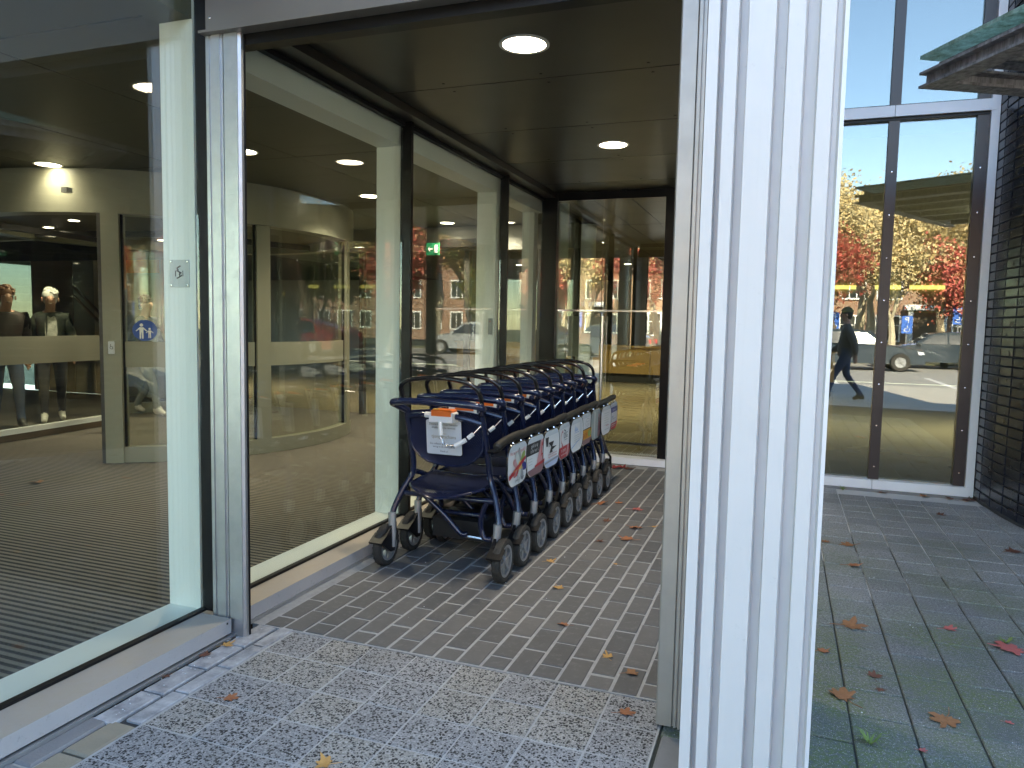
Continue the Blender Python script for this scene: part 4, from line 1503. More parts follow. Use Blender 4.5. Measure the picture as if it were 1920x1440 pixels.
def advert(root, k, sx=1):
    """rounded advertising plate hung from the arm bar; k picks the print"""
    X = sx * 1.80
    y0, z0 = .04, 2.42
    tiltz = .02

    def face(d):
        return lambda a_, b_: (X + sx * d, y0 + PW / 2 + a_, z0 + PH / 2 + b_)
    ol = rrect(PW, PH, .36, 6, rb=.44)
    pl_ = MB().prism(ol, face(-.03), face(0)).build('advert_plate', 'print_white', root)
    rim = [face(-.012)(a_, b_) for a_, b_ in ol]
    MB().tube(rim, .024, 6, closed=True).build('rim', 'tube_black', pl_, True)
    for a_ in (-.3, .3):
        MB().tube([face(-.01)(a_, PH / 2), (X - sx * .05, y0 + PW / 2 + a_, z0 + PH / 2 + .62)], .02, 5).build('clip', 'chrome', pl_)
    if sx < 0:
        return pl_
    mats = ['print_white', 'ink_black', 'ink_red', 'ink_pink', 'ink_navy', 'ink_grey', 'ink_pale', 'ink_blue', 'ink_ice', 'ink_yellow', 'ink_amber', 'ink_green', 'ink_mauve', 'ink_mist', 'plate_grey']
    mi = {m: i for i, m in enumerate(mats)}
    p = MB()
    lay = [0]

    def nextf():
        lay[0] += 1
        return face(.002 + .0022 * lay[0])

    def inside(a_, b_):
        # keep points within the plate
        w, h = PW / 2 - .02, PH / 2 - .02
        a_ = max(-w, min(w, a_))
        b_ = max(-h, min(h, b_))
        return a_, b_

    def clip_poly(poly):
        """clip a polygon to the rounded plate outline (convex)"""
        cl_ = rrect(PW - .05, PH - .05, .34, 6, rb=.42)
        outp = list(poly)
        for i in range(len(cl_)):
            (ax, ay), (bx, by) = cl_[i], cl_[(i + 1) % len(cl_)]
            inp, outp = outp, []
            for q_ in range(len(inp)):
                c_, d_ = inp[q_ - 1], inp[q_]
                sc = (bx - ax) * (c_[1] - ay) - (by - ay) * (c_[0] - ax)
                sdd = (bx - ax) * (d_[1] - ay) - (by - ay) * (d_[0] - ax)
                if (sc >= 0) != (sdd >= 0):
                    t_ = sc / (sc - sdd)
                    outp.append((c_[0] + t_ * (d_[0] - c_[0]), c_[1] + t_ * (d_[1] - c_[1])))
                if sdd >= 0:
                    outp.append(d_)
            if not outp:
                return []
        return outp

    def poly(pts, m):
        pts = clip_poly(pts)
        if len(pts) < 3:
            return
        f = nextf()
        p.add([f(*q_) for q_ in pts], [tuple(range(len(pts)))], mi[m])

    def rect(a0, a1, b0, b1, m):
        poly([(a0, b0), (a1, b0), (a1, b1), (a0, b1)], m)

    def disc(a_, b_, ra, rb_, m, n=18, rot=0):
        cr, sr = math.cos(rot), math.sin(rot)
        poly([(a_ + ra * math.cos(t_ * 2 * math.pi / n) * cr - rb_ * math.sin(t_ * 2 * math.pi / n) * sr,
               b_ + ra * math.cos(t_ * 2 * math.pi / n) * sr + rb_ * math.sin(t_ * 2 * math.pi / n) * cr) for t_ in range(n)], m)

    def txt(s1, a_, b_, size, m, sxx=1.0, align='CENTER'):
        f = nextf()
        lettering(p, s1, size, lambda u_, w_: f(a_ + u_, b_ + w_), mi[m], align, sxx)

    def ring(a_, b_, ra, rb_, wd, m, t0, t1, n=14):
        f = nextf()
        vs_, fs_ = [], []
        for i in range(n + 1):
            t_ = R(t0 + (t1 - t0) * i / n)
            for kk in (0, 1):
                vs_.append(f(a_ + (ra - kk * wd) * math.cos(t_), b_ + (rb_ - kk * wd) * math.sin(t_)))
        for i in range(n):
            fs_.append((2 * i, 2 * i + 1, 2 * i + 3, 2 * i + 2))
        p.add(vs_, fs_, mi[m])

    if k != 6:
        rect(-.8, .8, .40, .6, 'plate_grey')
    if k == 0:
        txt('Wol en hobbyshop AXD', 0, .30, .13, 'ink_red', .92)
        for ang, m in ((95, 'ink_grey'), (42, 'ink_green'), (-15, 'ink_navy'), (-62, 'ink_grey'), (-98, 'ink_pale'), (-150, 'ink_red'), (160, 'ink_pink'), (128, 'ink_pale')):
            a_ = R(ang)
            disc(.12 + .32 * math.cos(a_), -.05 + .25 * math.sin(a_), .24, .12, m, rot=a_ * 1.0)
        disc(.12, -.04, .15, .12, 'ink_yellow')
        poly([(-.72, -.22), (-.72, -.34), (.55, .06), (.55, .16)], 'ink_red')
        txt('wol  voor  elk  project', -.05, -.16, .085, 'ink_yellow')
        for i in range(2):
            poly([(-.45 + i * .08, -.38), (-.43 + i * .08, -.38), (-.23 + i * .08, -.14), (-.25 + i * .08, -.14)], 'print_white')
        txt('Lijnbaan 21  208209', .06, -.44, .1, 'ink_black', .9)
    elif k == 1:
        poly([(-.8, .4), (.42, .4), (.28, .06), (-.8, .06)], 'ink_black')
        txt('gold is op', -.12, .26, .15, 'print_white')
        txt('is for vor 1.', -.12, .12, .15, 'print_white')
        poly([(.45, .4), (.8, .4), (.8, -.6), (-.15, -.6)], 'ink_pink')
        poly([(.5, .3), (.62, .34), (.66, .0), (.42, -.1)], 'ink_red')
        poly([(.53, .2), (.56, .22), (.55, .0), (.5, -.02)], 'print_white')
        poly([(-.1, -.28), (.8, -.2), (.8, -.36), (-.15, -.4)], 'ink_red')
        poly([(-.8, -.36), (.8, -.3), (.8, -.6), (-.8, -.6)], 'ink_mauve')
        for i in range(3):
            rect(-.66, -.35, -.04 - i * .08, -.02 - i * .08, 'ink_pale')
    elif k == 2:
        poly([(-.6, .38), (-.28, .38), (-.36, .1), (-.5, .1)], 'ink_black')
        poly([(-.3, .2), (.22, .2), (.02, .02), (.1, -.13), (-.2, -.13), (-.05, .04)], 'ink_black')
        poly([(.0, .05), (.5, .02), (.05, -.06)], 'ink_black')
        txt('A', -.27, .06, .16, 'ink_black')
        txt('Uitvaart, rouw en troost', .1, -.19, .085, 'ink_red')
        txt('dag en nacht bereikbaar', .1, -.27, .085, 'ink_red')
        rect(-.8, .8, -.6, -.31, 'ink_ice')
        poly([(-.8, -.36), (.8, -.31), (.8, -.36), (-.8, -.42)], 'ink_grey')
    elif k == 3:
        ring(-.1, .12, .36, .25, .035, 'ink_red', 110, 245)
        ring(-.1, .12, .36, .25, .035, 'ink_black', 40, 85)
        poly([(-.27, .4), (-.2, .28), (-.28, .3)], 'ink_red')
        poly([(-.34, -.14), (-.15, -.22), (-.24, -.08)], 'ink_red')
        txt('DSG', .12, .08, .27, 'ink_black', .95)
        rect(-.05, .35, .01, .03, 'ink_grey')
        rect(-.8, .8, -.6, -.17, 'ink_red')
        poly([(.3, -.17), (.55, -.17), (.4, -.6), (.2, -.6)], 'ink_pink')
        txt('st. spiegt', -.15, -.33, .16, 'print_white')
        txt('leven met energie', -.1, -.45, .1, 'print_white')
    elif k == 4:
        for i in range(3):
            poly([(-.3 + i * .14, .16), (-.2 + i * .14, .12), (-.22 + i * .14, .36 - .05 * i)], 'ink_blue')
        rect(-.35, .2, .09, .105, 'ink_blue')
        for i in range(4):
            rect(-.35, .35 - .06 * (i % 2), -.02 - i * .07, .005 - i * .07, 'ink_pale')
        poly([(-.7, -.36), (.1, -.2), (.5, -.14), (.1, -.22), (-.7, -.39)], 'ink_blue')
        poly([(.25, .42), (.6, .42), (.5, -.2), (.4, -.2)], 'plate_grey')
    elif k == 5:
        ring(.2, .22, .3, .15, .014, 'ink_grey', 0, 360, 24)
        txt('Restaurant', .2, .23, .09, 'ink_grey')
        txt('de Tuin', .2, .13, .09, 'ink_grey')
        rect(-.8, .8, -.02, .01, 'ink_black')
        rect(-.8, .8, -.36, -.021, 'ink_amber')
        txt('SHOP', -.2, -.3, .24, 'ink_red')
        disc(.45, -.2, .24, .13, 'ink_green')
        rect(-.8, .8, -.6, -.36, 'ink_mauve')
    elif k == 6:
        rect(-.8, .8, -.6, .6, 'ink_mist')
        poly([(-.3, .5), (-.1, .5), (-.15, -.5), (-.3, -.5)], 'ink_pale')
        poly([(.35, .28), (.48, .2), (.6, -.1), (.66, -.5), (.25, -.5), (.3, -.05)], 'ink_mauve')
        disc(.42, .3, .07, .07, 'ink_pink')
    elif k == 7:
        for i in range(6):
            rect(-.35, .4 - .08 * (i % 3), .27 - i * .09, .295 - i * .09, 'ink_pale')
        rect(-.1, .35, -.22, -.19, 'ink_pink')
        rect(-.3, .5, -.36, -.345, 'ink_grey')
    else:
        rect(-.8, .8, .16, .38, 'ink_navy')
        txt('zorgwelp', .05, .21, .18, 'print_white')
        txt('zorg', -.2, -.05, .14, 'ink_navy')
        rect(-.3, .45, -.12, -.1, 'ink_grey')
        rect(-.8, .8, -.6, -.27, 'ink_red')
        rect(-.5, .45, -.36, -.33, 'print_white')
        rect(-.5, .35, -.43, -.41, 'print_white')
    p.build('print', mats, pl_, recalc=False)
    return pl_


ro0 = make_rollator()
ORD = ['wool advert', 'dark grey and pink advert', 'black letter emblem advert', 'advert reading DSG', 'advert with blue droplets', 'advert with an orange band', 'grey green photo advert',
       'plain white advert', 'navy and red advert']
rolls = [ro0] + [copy_tree(ro0) for _ in range(8)]
for k, ro in enumerate(rolls):
    ro.location = Vector((1.33 + (0 if k == 0 else rng.uniform(-.06, .06)), 4.63 + 1.465 * k + (0 if k == 0 else rng.uniform(-.07, .07)), 0)) * S
    ro['label'] = ('frontmost ' if k == 0 else 'last ' if k == 8 else '') + 'dark blue rollator carrying the ' + ORD[k] + ' on its side'
for k, ro in enumerate(rolls):
    loc = ro.location.copy()
    ro.location = (0, 0, 0)
    advert(ro, k)
    ro.location = loc
    ro.rotation_euler.z = 0 if k == 0 else rng.uniform(-.028, .028)


# ------------------------------------------------------------------ fallen leaves
def leaf_mesh(seed, mat, stalk=True):
    r = random.Random(seed)
    lobes = [(-152, .5), (-128, .36), (-108, .62), (-92, .72), (-72, .46), (-56, .78), (-44, .95), (-32, .72), (-18, .52), (-8, .86), (0, 1.05), (9, .84), (19, .5), (33, .74), (45, .92), (57, .76), (73, .44), (93, .74), (108, .6), (128, .34), (152, .5), (178, .16)]
    pts = [(a_ + r.uniform(-6, 6), q_ * r.uniform(.78, 1.1)) for a_, q_ in lobes]
    c1, c2, c3 = r.uniform(.2, .9), r.uniform(-.1, .5), r.uniform(0, 6)

    def z(x, y):
        d_ = math.hypot(x, y)
        u_ = x * math.cos(c3) + y * math.sin(c3)
        return .04 + c1 * u_ * u_ * .5 + c2 * d_ * d_ * .25 + .05 * math.sin(5 * x + seed) * d_
    outer = [(q_ * math.cos(R(a_)), q_ * math.sin(R(a_))) for a_, q_ in pts]
    inner = [(.35 * x, .35 * y) for x, y in outer]
    m_ = MB()
    n = len(outer)
    vs_ = [(x, y, z(x, y)) for x, y in outer] + [(x, y, z(x, y)) for x, y in inner] + [(0, 0, .05)]
    vs_ += [(x, y, zz + .015) for x, y, zz in vs_]
    fs_ = []
    K = 2 * n + 1
    for i in range(n):
        j = (i + 1) % n
        fs_ += [(i, j, n + j, n + i), (n + i, n + j, 2 * n)]
        fs_ += [(K + n + i, K + n + j, K + j, K + i), (K + 2 * n, K + n + j, K + n + i)]
        fs_ += [(j, i, K + i, K + j)]
    m_.add(vs_, fs_)
    if stalk:
        m_.tube([(-.08, 0, .06), (-.6, .06, .05), (-1.15, -.05, .09)], .022, 4)
    return m_.mesh('maple_leaf', mat, scale=1.0)


LV = {}
FG = 'fallen maple leaves'
leaves = [
    (11.37, 5.07, .33, 20, 'tan', 0, 'large tan leaf with long stalk lying beside the white column'),
    (11.01, 1.47, .30, 130, 'tan', 1, 'large crumpled tan leaf beside the foot of the white column'),
    (12.61, 1.29, .30, 250, 'tan', 2, 'curled tan leaf alone in the middle of the mossy slabs'),
    (14.56, 5.07, .38, 175, 'pink', 3, 'salmon pink star shaped leaf at the edge of the mossy slabs'),
    (13.48, 5.80, .17, 10, 'pink', 4, 'small pink leaf on the mossy slabs'),
    (11.64, 2.57, .17, 90, 'brown', 5, 'dark brown half folded leaf above a smaller scrap'),
    (11.67, 2.06, .11, 300, 'brown', 6, 'small brown leaf scrap below the dark folded leaf'),
    (10.72, 3.42, .16, 30, 'orange', 7, 'orange leaf peeking out from behind the column'),
    (11.89, 12.08, .26, 200, 'tan', 8, 'tan leaf on the upper row of slabs above another'),
    (11.81, 9.87, .24, 5, 'orange', 1, 'tan pink leaf on the dark damp slabs'),
    (11.2, 12.11, .17, 80, 'tan', 2, 'small tan leaf touching the column edge'),
    (16.58, 13.38, .3, 40, 'brown', 3, 'reddish brown leaf near the dark brick tower'),
    (12.06, .07, .08, 0, 'pink', 4, 'tiny red leaf scrap near the grass tuft'),
    (13.62, 1.61, .08, 0, 'pink', 5, 'tiny pink leaf scrap near the pavement edge'),
    (13.81, 20.9, .22, 60, 'brown', 6, 'brown leaf below the middle mullion of the tall window'),
    (15.34, 20.85, .24, 20, 'tan', 7, 'tan leaf under the sill of the wide pane'),
    (16.3, 20.8, .22, 140, 'brown', 8, 'brown leaf under the sill near the tower'),
    (16.85, 20.85, .3, 10, 'brown', 0, 'heap forming brown leaf in the corner by the tower'),
    (15.38, 17.65, .2, 50, 'brown', 2, 'dark flat leaf on the far slabs'),
    (3.69, 6.72, .17, 45, 'yellow', 0, 'yellow tan leaf beside the third rollator wheel'),
    (4.51, 4.81, .17, 300, 'yellow', 1, 'ragged yellow leaf on the bricks before the rollators'),
    (5.35, 2.62, .14, 190, 'orange', 2, 'pointed orange leaf in the middle of the bricks'),
    (6.61, 1.41, .14, 120, 'yellow', 3, 'tan and red leaf close to the brick edge'),
    (7.17, .88, .16, 20, 'tan', 4, 'tan leaf beside the steel jamb'),
    (7.36, -.63, .17, 30, 'orange', 5, 'orange leaf on the terrazzo by the steel jamb'),
    (3.43, 13.98, .28, 30, 'orange', 6, 'bright orange leaf near the far rollator wheels'),
    (4.06, 14.36, .2, 100, 'orange', 7, 'small orange leaf next to the bright orange one'),
    (4.81, 13.65, .24, 10, 'pink', 8, 'pinkish leaf far back on the bricks'),
    (5.24, 11.21, .26, 330, 'orange', 0, 'orange leaf of a pair near the jamb, farther one'),
    (5.35, 9.79, .28, 170, 'orange', 1, 'orange leaf of a pair near the jamb, nearer one'),
    (4.54, 9.18, .16, 60, 'brown', 2, 'small rolled brown leaf on the bricks'),
    (5.83, 11.61, .14, 0, 'yellow', 3, 'small yellow leaf touching the jamb line'),
    (2.99, 16.55, .24, 250, 'red', 4, 'crimson leaf beside the last rollator wheel'),
    (4.22, 11.62, .18, 80, 'brown', 5, 'brown leaf in a joint between bricks'),
    (5.5, 7.26, .1, 200, 'yellow', 6, 'pale shred of leaf on the bricks'),
    (2.4, 21.2, .34, 10, 'red', 7, 'dark red leaf at the foot of the back sill, first of the drift'),
    (2.8, 21.35, .3, 130, 'red', 8, 'dark red leaf at the foot of the back sill, middle of the drift'),
    (3.15, 21.3, .3, 240, 'brown', 0, 'brown red leaf at the foot of the back sill, end of the drift'),
    (3.44, -3.81, .17, 200, 'yellow', 1, 'yellow leaf at the bottom edge of the terrazzo'),
    (.71, -2.82, .15, 15, 'orange', 2, 'tan leaf with thin stalk on the terrazzo'),
    (-.84, -1.12, .15, 60, 'yellow', 3, 'amber leaf lodged beside the window sill end'),
    (-.88, -1.66, .14, 120, 'brown', 4, 'brown leaf litter in the sill joint'),
    (-1.02, -.3, .12, 0, 'brown', 5, 'brown scrap at the foot of the steel post'),
    (-.94, -2.61, .1, 0, 'brown', 6, 'thin brown scrap along the sill joint'),
    (-18.22, 7.83, .3, 0, 'tan', 7, 'lone tan leaf lying on the ribbed mat'),
]
for (x, y, s_, rz, cnm, sd_, lb) in leaves:
    key = (cnm, sd_ % 3)
    if key not in LV:
        LV[key] = leaf_mesh(sd_ + len(LV), 'leaf_' + cnm)
    o = bpy.data.objects.new('maple_leaf', LV[key])
    C.objects.link(o)
    o.location = Vector((x, y, .005)) * S
    o.rotation_euler = (rng.uniform(-.1, .1), rng.uniform(-.1, .1), R(rz))
    s_ *= 1.22
    o.scale = (s_ * S, s_ * S, s_ * S)
    tag(o, lb, 'leaf', FG)
# grass tufts
for (x, y, h, lb) in ((11.3, -.05, .32, 'grass tuft sprouting between slabs at the bottom'), (12.3, 20.7, .3, 'small grass tuft by the window plinth'), (14.5, 5.4, .25, 'grass tuft at the right edge of the slabs')):
    gb = MB()
    for k in range(16):
        a_ = rng.uniform(0, 6.28)
        l_ = h * rng.uniform(.5, 1.2)
        d_ = Vector((math.cos(a_), math.sin(a_), 0))
        n_ = Vector((-d_.y, d_.x, 0)) * .012
        p0 = Vector((x, y, 0))
        p1 = p0 + d_ * l_ * .5 + Vector((0, 0, l_ * .5))
        p2 = p0 + d_ * l_ + Vector((0, 0, l_ * .45))
        gb.add([p0 - n_, p0 + n_, p1 + n_, p1 - n_, p2], [(0, 1, 2, 3), (3, 2, 4)])
    tag(gb.build('grass_tuft', 'grass_blade', recalc=False, at=(x, y, 0)), lb, 'grass tuft')
# pebbles and crumbs of sand: countless
cr = MB()
for k in range(150):
    x, y = rng.choice(((rng.uniform(0, 8), rng.uniform(-4, 18)), (rng.uniform(10.5, 16.5), rng.uniform(-2, 20)), (rng.uniform(-1, -.6), rng.uniform(-4, 0))))
    r_ = rng.uniform(.006, .018)
    cr.add([(x - r_, y, .012), (x, y - r_, .012), (x + r_, y, .012), (x, y + r_, .012), (x, y, .012 + r_)], [(0, 1, 4), (1, 2, 4), (2, 3, 4), (3, 0, 4)])
tag(cr.build('grit', 'plate_grey', recalc=False), 'pale grit scattered over the paving', 'grit', kind='stuff')


# ------------------------------------------------------------------ people
def skin_mesh(verts, edges, radii, subs=2):
    me = bpy.data.meshes.new('figure')
    me.from_pydata(verts, edges, [])
    ob = bpy.data.objects.new('figure', me)
    C.objects.link(ob)
    md = ob.modifiers.new('skin', 'SKIN')
    md.use_smooth_shade = True
    for i, r in enumerate(radii):
        sv_ = me.skin_vertices[0].data[i]
        sv_.radius = (r, r) if not isinstance(r, tuple) else r
        sv_.use_root = (i == 0)
    sb = ob.modifiers.new('sub', 'SUBSURF')
    sb.levels = sb.render_levels = subs
    dg = bpy.context.evaluated_depsgraph_get()
    out = bpy.data.meshes.new_from_object(ob.evaluated_get(dg))
    bpy.data.objects.remove(ob)
    bpy.data.meshes.remove(me)
    return out


def person(label, loc, face_deg, h, cl, pose, hair='short'):
    """figure built from a jointed skeleton; +x is the way the person faces before turning"""
    k = h / 1.75
    V, E, RD, TG = [], [], [], []

    def v(p, r):
        V.append((p[0] * k, p[1] * k, p[2] * k))
        RD.append((r[0] * k, r[1] * k) if isinstance(r, tuple) else r * k)
        return len(V) - 1

    def e(a_, b_, t):
        E.append((a_, b_))
        TG.append(t)
    lean = pose.get('lean', .0)
    pel = v((0, 0, .93), .135)
    wst = v((.01 + lean * .3, 0, 1.08), .125)
    che = v((.01 + lean * .7, 0, 1.27), .145)
    nck = v((.0 + lean, 0, 1.46), .062)
    hx = lean + pose.get('head', .03)
    ck = v((hx, 0, 1.55), .062)
    hd_ = v((hx + .015, 0, 1.64), .088)
    tp = v((hx, 0, 1.71), .06)
    for a_, b_, t in ((pel, wst, 'top'), (wst, che, 'top'), (che, nck, 'top'), (nck, ck, 'skin'), (ck, hd_, 'skin'), (hd_, tp, 'skin')):
        e(a_, b_, t)
    ns = v((hx + .108, 0, 1.605), .014)
    e(hd_, ns, 'skin')
    for sgn, key in ((-1, 'r'), (1, 'l')):
        fx, kx = pose.get('leg_' + key, (0.0, 0.0))
        hip = v((0, sgn * .095, .86), .105)
        kn = v((kx, sgn * .1, .49), .068)
        an = v((fx, sgn * .1, .1), .043)
        to = v((fx + .16, sgn * .115, .035), .036)
        he = v((fx - .05, sgn * .1, .04), .036)
        e(pel, hip, 'leg')
        e(hip, kn, 'leg')
        e(kn, an, 'leg')
        e(an, to, 'shoe')
        e(an, he, 'shoe')
        ax, az = pose.get('arm_' + key, (0.05, .78))
        sh = v((.0 + lean * .85, sgn * .165, 1.375), .068)
        el = v((lean * .5 - .06 + ax * .3, sgn * .235, 1.11), .052)
        wr = v((ax + .03, sgn * .23, az + .08), .038)
        hn = v((ax + .04, sgn * .225, az), .034)
        e(che, sh, 'top')
        e(sh, el, 'top')
        e(el, wr, 'top')
        e(wr, hn, 'skin')
        for q_, (dx, dy, ln) in enumerate(((.03, 0, .075), (.012, .008, .085), (-.006, .008, .08), (-.022, .004, .065))):
            f1 = v((ax + .02 + dx, sgn * (.245 + dy), az - ln * .55), .0105)
            f2 = v((ax + .035 + dx, sgn * (.235 + dy), az - ln), .009)
            e(hn, f1, 'skin')
            e(f1, f2, 'skin')
        th = v((ax + .06, sgn * .225, az - .02), .011)
        e(hn, th, 'skin')
    me = skin_mesh(V, E, RD)
    order = ['top', 'leg', 'skin', 'shoe']
    for t in order:
        me.materials.append(MATS[cl[t]])
    segs = [(Vector(V[a_]), Vector(V[b_]), order.index(t)) for (a_, b_), t in zip(E, TG)]
    idx = []
    for pg in me.polygons:
        c_ = pg.center
        best, bi = 1e9, 0
        for a_, b_, ti in segs:
            ab = b_ - a_
            t_ = max(0, min(1, (c_ - a_).dot(ab) / max(ab.length_squared, 1e-9)))
            d_ = (c_ - (a_ + ab * t_)).length_squared
            if d_ < best:
                best, bi = d_, ti
        idx.append(bi)
    me.polygons.foreach_set('material_index', idx)
    me.polygons.foreach_set('use_smooth', [True] * len(idx))
    root = bpy.data.objects.new('person', me)
    C.objects.link(root)
    root.location = Vector(loc) * S
    root.rotation_euler = (0, 0, R(face_deg))
    tag(root, label, 'person')

    def child(mb, name, mat, smooth=True):
        m2 = mb.mesh(name, mat, (0, 0, 0), smooth, scale=1.0)
        o_ = bpy.data.objects.new(name, m2)
        C.objects.link(o_)
        o_.parent = root
        return o_
    # jacket: loose shell over trunk and arms
    jv, je, jr = [], [], []

    def j(i, add):
        jv.append(V[i])
        rr = RD[i]
        jr.append((rr if not isinstance(rr, tuple) else rr[0]) + add * k)
        return len(jv) - 1
    hem = len(jv)
    jv.append((V[pel][0], 0, .80 * k))
    jr.append(.165 * k)
    a0 = j(pel, .035)
    a1 = j(wst, .035)
    a2 = j(che, .025)
    jv.append((V[nck][0] - .01, 0, 1.43 * k))
    jr.append(.085 * k)
    a3 = len(jv) - 1
    je += [(hem, a0), (a0, a1), (a1, a2), (a2, a3)]
    names = [i for i, t in enumerate(V)]
    # arms again from the edge list
    for (p_, q_), t in zip(E, TG):
        if t == 'top' and p_ == che and q_ != nck:
            s0 = j(q_, .02)
            je.append((a2, s0))
            nxt = [b_ for (a_, b_), t2 in zip(E, TG) if a_ == q_ and t2 == 'top'][0]
            s1 = j(nxt, .022)
            je.append((s0, s1))
            nx2 = [b_ for (a_, b_), t2 in zip(E, TG) if a_ == nxt and t2 == 'top'][0]
            s2 = j(nx2, .02)
            je.append((s1, s2))
    jm = skin_mesh(jv, je, jr)
    jm.materials.append(MATS[cl['top']])
    jm.polygons.foreach_set('use_smooth', [True] * len(jm.polygons))
    jo = bpy.data.objects.new('jacket', jm)
    C.objects.link(jo)
    jo.parent = root
    if cl.get('shirt'):
        q_ = MB()
        q_.prism([(-.05, .98), (.05, .98), (.07, 1.2), (.06, 1.42), (0, 1.38), (-.06, 1.42), (-.07, 1.2)],
                 lambda a_, b_: ((.165 + lean * .7 - abs(a_) * .4 - max(0, b_ - 1.25) * .45) * k, a_ * k, b_ * k),
                 lambda a_, b_: ((.1 + lean * .7 - max(0, b_ - 1.25) * .45) * k, a_ * k, b_ * k))
        child(q_, 'shirt', cl['shirt'])
    hc = MB()
    hx *= k
    hc.ell((hx - .018 * k, 0, 1.668 * k), (.103 * k, .092 * k, .095 * k), 16, 10, z0=-.25)
    hc.ell((hx - .055 * k, 0, 1.62 * k), (.062 * k, .085 * k, .085 * k), 14, 8)
    for q_ in range(22):
        a_, b_ = rng.uniform(0, 6.28), rng.uniform(.1, 1.4)
        hc.ell((hx - .018 * k + .09 * k * math.cos(a_) * math.cos(b_), .085 * k * math.sin(a_) * math.cos(b_), 1.672 * k + .09 * k * math.sin(b_)), (.026 * k, .026 * k, .022 * k), 6, 4)
    child(hc, 'hair', cl['hair'])
    fc_ = MB()
    for sgn in (-1, 1):
        fc_.ell((hx + .092 * k, sgn * .034 * k, 1.632 * k), (.01 * k, .014 * k, .008 * k), 8, 6)
    fc_.ell((hx + .085 * k, 0, 1.562 * k), (.01 * k, .026 * k, .006 * k), 8, 6)
    child(fc_, 'eyes_and_mouth', 'wall_brown')
    er = MB()
    for sgn in (-1, 1):
        er.ell((hx + .0 * k, sgn * .092 * k, 1.615 * k), (.02 * k, .01 * k, .03 * k), 8, 6)
    child(er, 'ears', cl['skin'])
    return root


A_ = dict(skin='skin')
person('person with short white hair in a dark green coat, dark jeans and white shoes', (-33.4, 20.4, 0), -36, 1.66,
       dict(top='coat_green', leg='denim_dark', skin='skin', shoe='shoe_white', hair='hair_white', shirt='shirt_print'),
       dict(leg_r=(.17, .13), leg_l=(-.14, .02), lean=.04, head=.08, arm_r=(-.06, .8), arm_l=(.16, .86)))
person('person with auburn hair in a brown padded jacket and blue jeans', (-33.0, 17.2, 0), -24, 1.66,
       dict(top='coat_brown', leg='denim', skin='skin', shoe='shoe_dark', hair='hair_auburn'),
       dict(leg_r=(-.16, .0), leg_l=(.2, .14), lean=.06, head=.1, arm_r=(.14, .84), arm_l=(-.08, .8)))
person('person in grey trousers and white shoes striding behind the curved door glass', (-31.2, 25.6, 0), 5, 1.62,
       dict(top='coat_navy', leg='trouser_grey', skin='skin', shoe='shoe_white', hair='hair_dark'),
       dict(leg_r=(.28, .2), leg_l=(-.3, -.02), arm_r=(-.15, .8), arm_l=(.22, .82)))
person('pedestrian in a dark jacket and jeans walking by, mirrored in the tall window', (15.3, -21.5, -.05), 180, 1.78,
       dict(top='coat_grey', leg='denim', skin='skin', shoe='shoe_dark', hair='hair_dark'),
       dict(leg_r=(.3, .2), leg_l=(-.32, -.03), arm_r=(-.18, .8), arm_l=(.22, .82)))


# ------------------------------------------------------------------ trees across the street
def tree_meshes(seed, height, leafmat, nleaf, spread, bark='bark', leaf_r=.09):
    r = random.Random(seed)
    tr_, tips = MB(), []

    def grow(p, d, ln, rad, depth):
        pts, rs = [p], [rad]
        q_ = p.copy()
        dd = d.copy()
        for i in range(3):
            dd = (dd + Vector((r.uniform(-.16, .16), r.uniform(-.16, .16), r.uniform(-.02, .14)))).normalized()
            q_ = q_ + dd * ln / 3
            pts.append(q_.copy())
            rs.append(rad * (1 - .42 * (i + 1) / 3))
        tr_.tube(pts, rs, 6 if depth < 2 else 4)
        if depth >= 2:
            tips.extend(pts[1:])
        if depth == 5:
            return
        n = (3, 4, 3, 3, 2)[depth]
        for i in range(n):
            a_ = r.uniform(0, 6.28)
            s_ = r.uniform(.45, .95) * spread
            nd = (dd + Vector((math.cos(a_) * s_, math.sin(a_) * s_, r.uniform(-.05, .35)))).normalized()
            t_ = r.choice((1, .85, .7)) if depth else 1
            base = pts[3] if t_ == 1 else pts[2]
            grow(base, nd, ln * r.uniform(.62, .82), rs[-1] * .72, depth + 1)
    grow(Vector((0, 0, -.05)), Vector((0, 0, 1)), height * .27, height * .026, 0)
    tm_ = tr_.mesh('trunk', bark, scale=1.0, recalc=False, smooth=True)
    lv = MB()
    for i in range(nleaf):
        c_ = r.choice(tips) + Vector((r.gauss(0, .3), r.gauss(0, .3), r.gauss(0, .3)))
        n1 = Vector((r.gauss(0, 1), r.gauss(0, 1), r.gauss(0, 1))).normalized()
        n2 = n1.orthogonal().normalized()
        s_ = leaf_r * r.uniform(.6, 1.5)
        lv.add([c_ + n1 * s_, c_ + n2 * s_ * .6, c_ - n1 * s_, c_ - n2 * s_ * .6], [(0, 1, 2, 3)])
    cm_ = lv.mesh('crown', leafmat, scale=1.0, recalc=False)
    return tm_, cm_


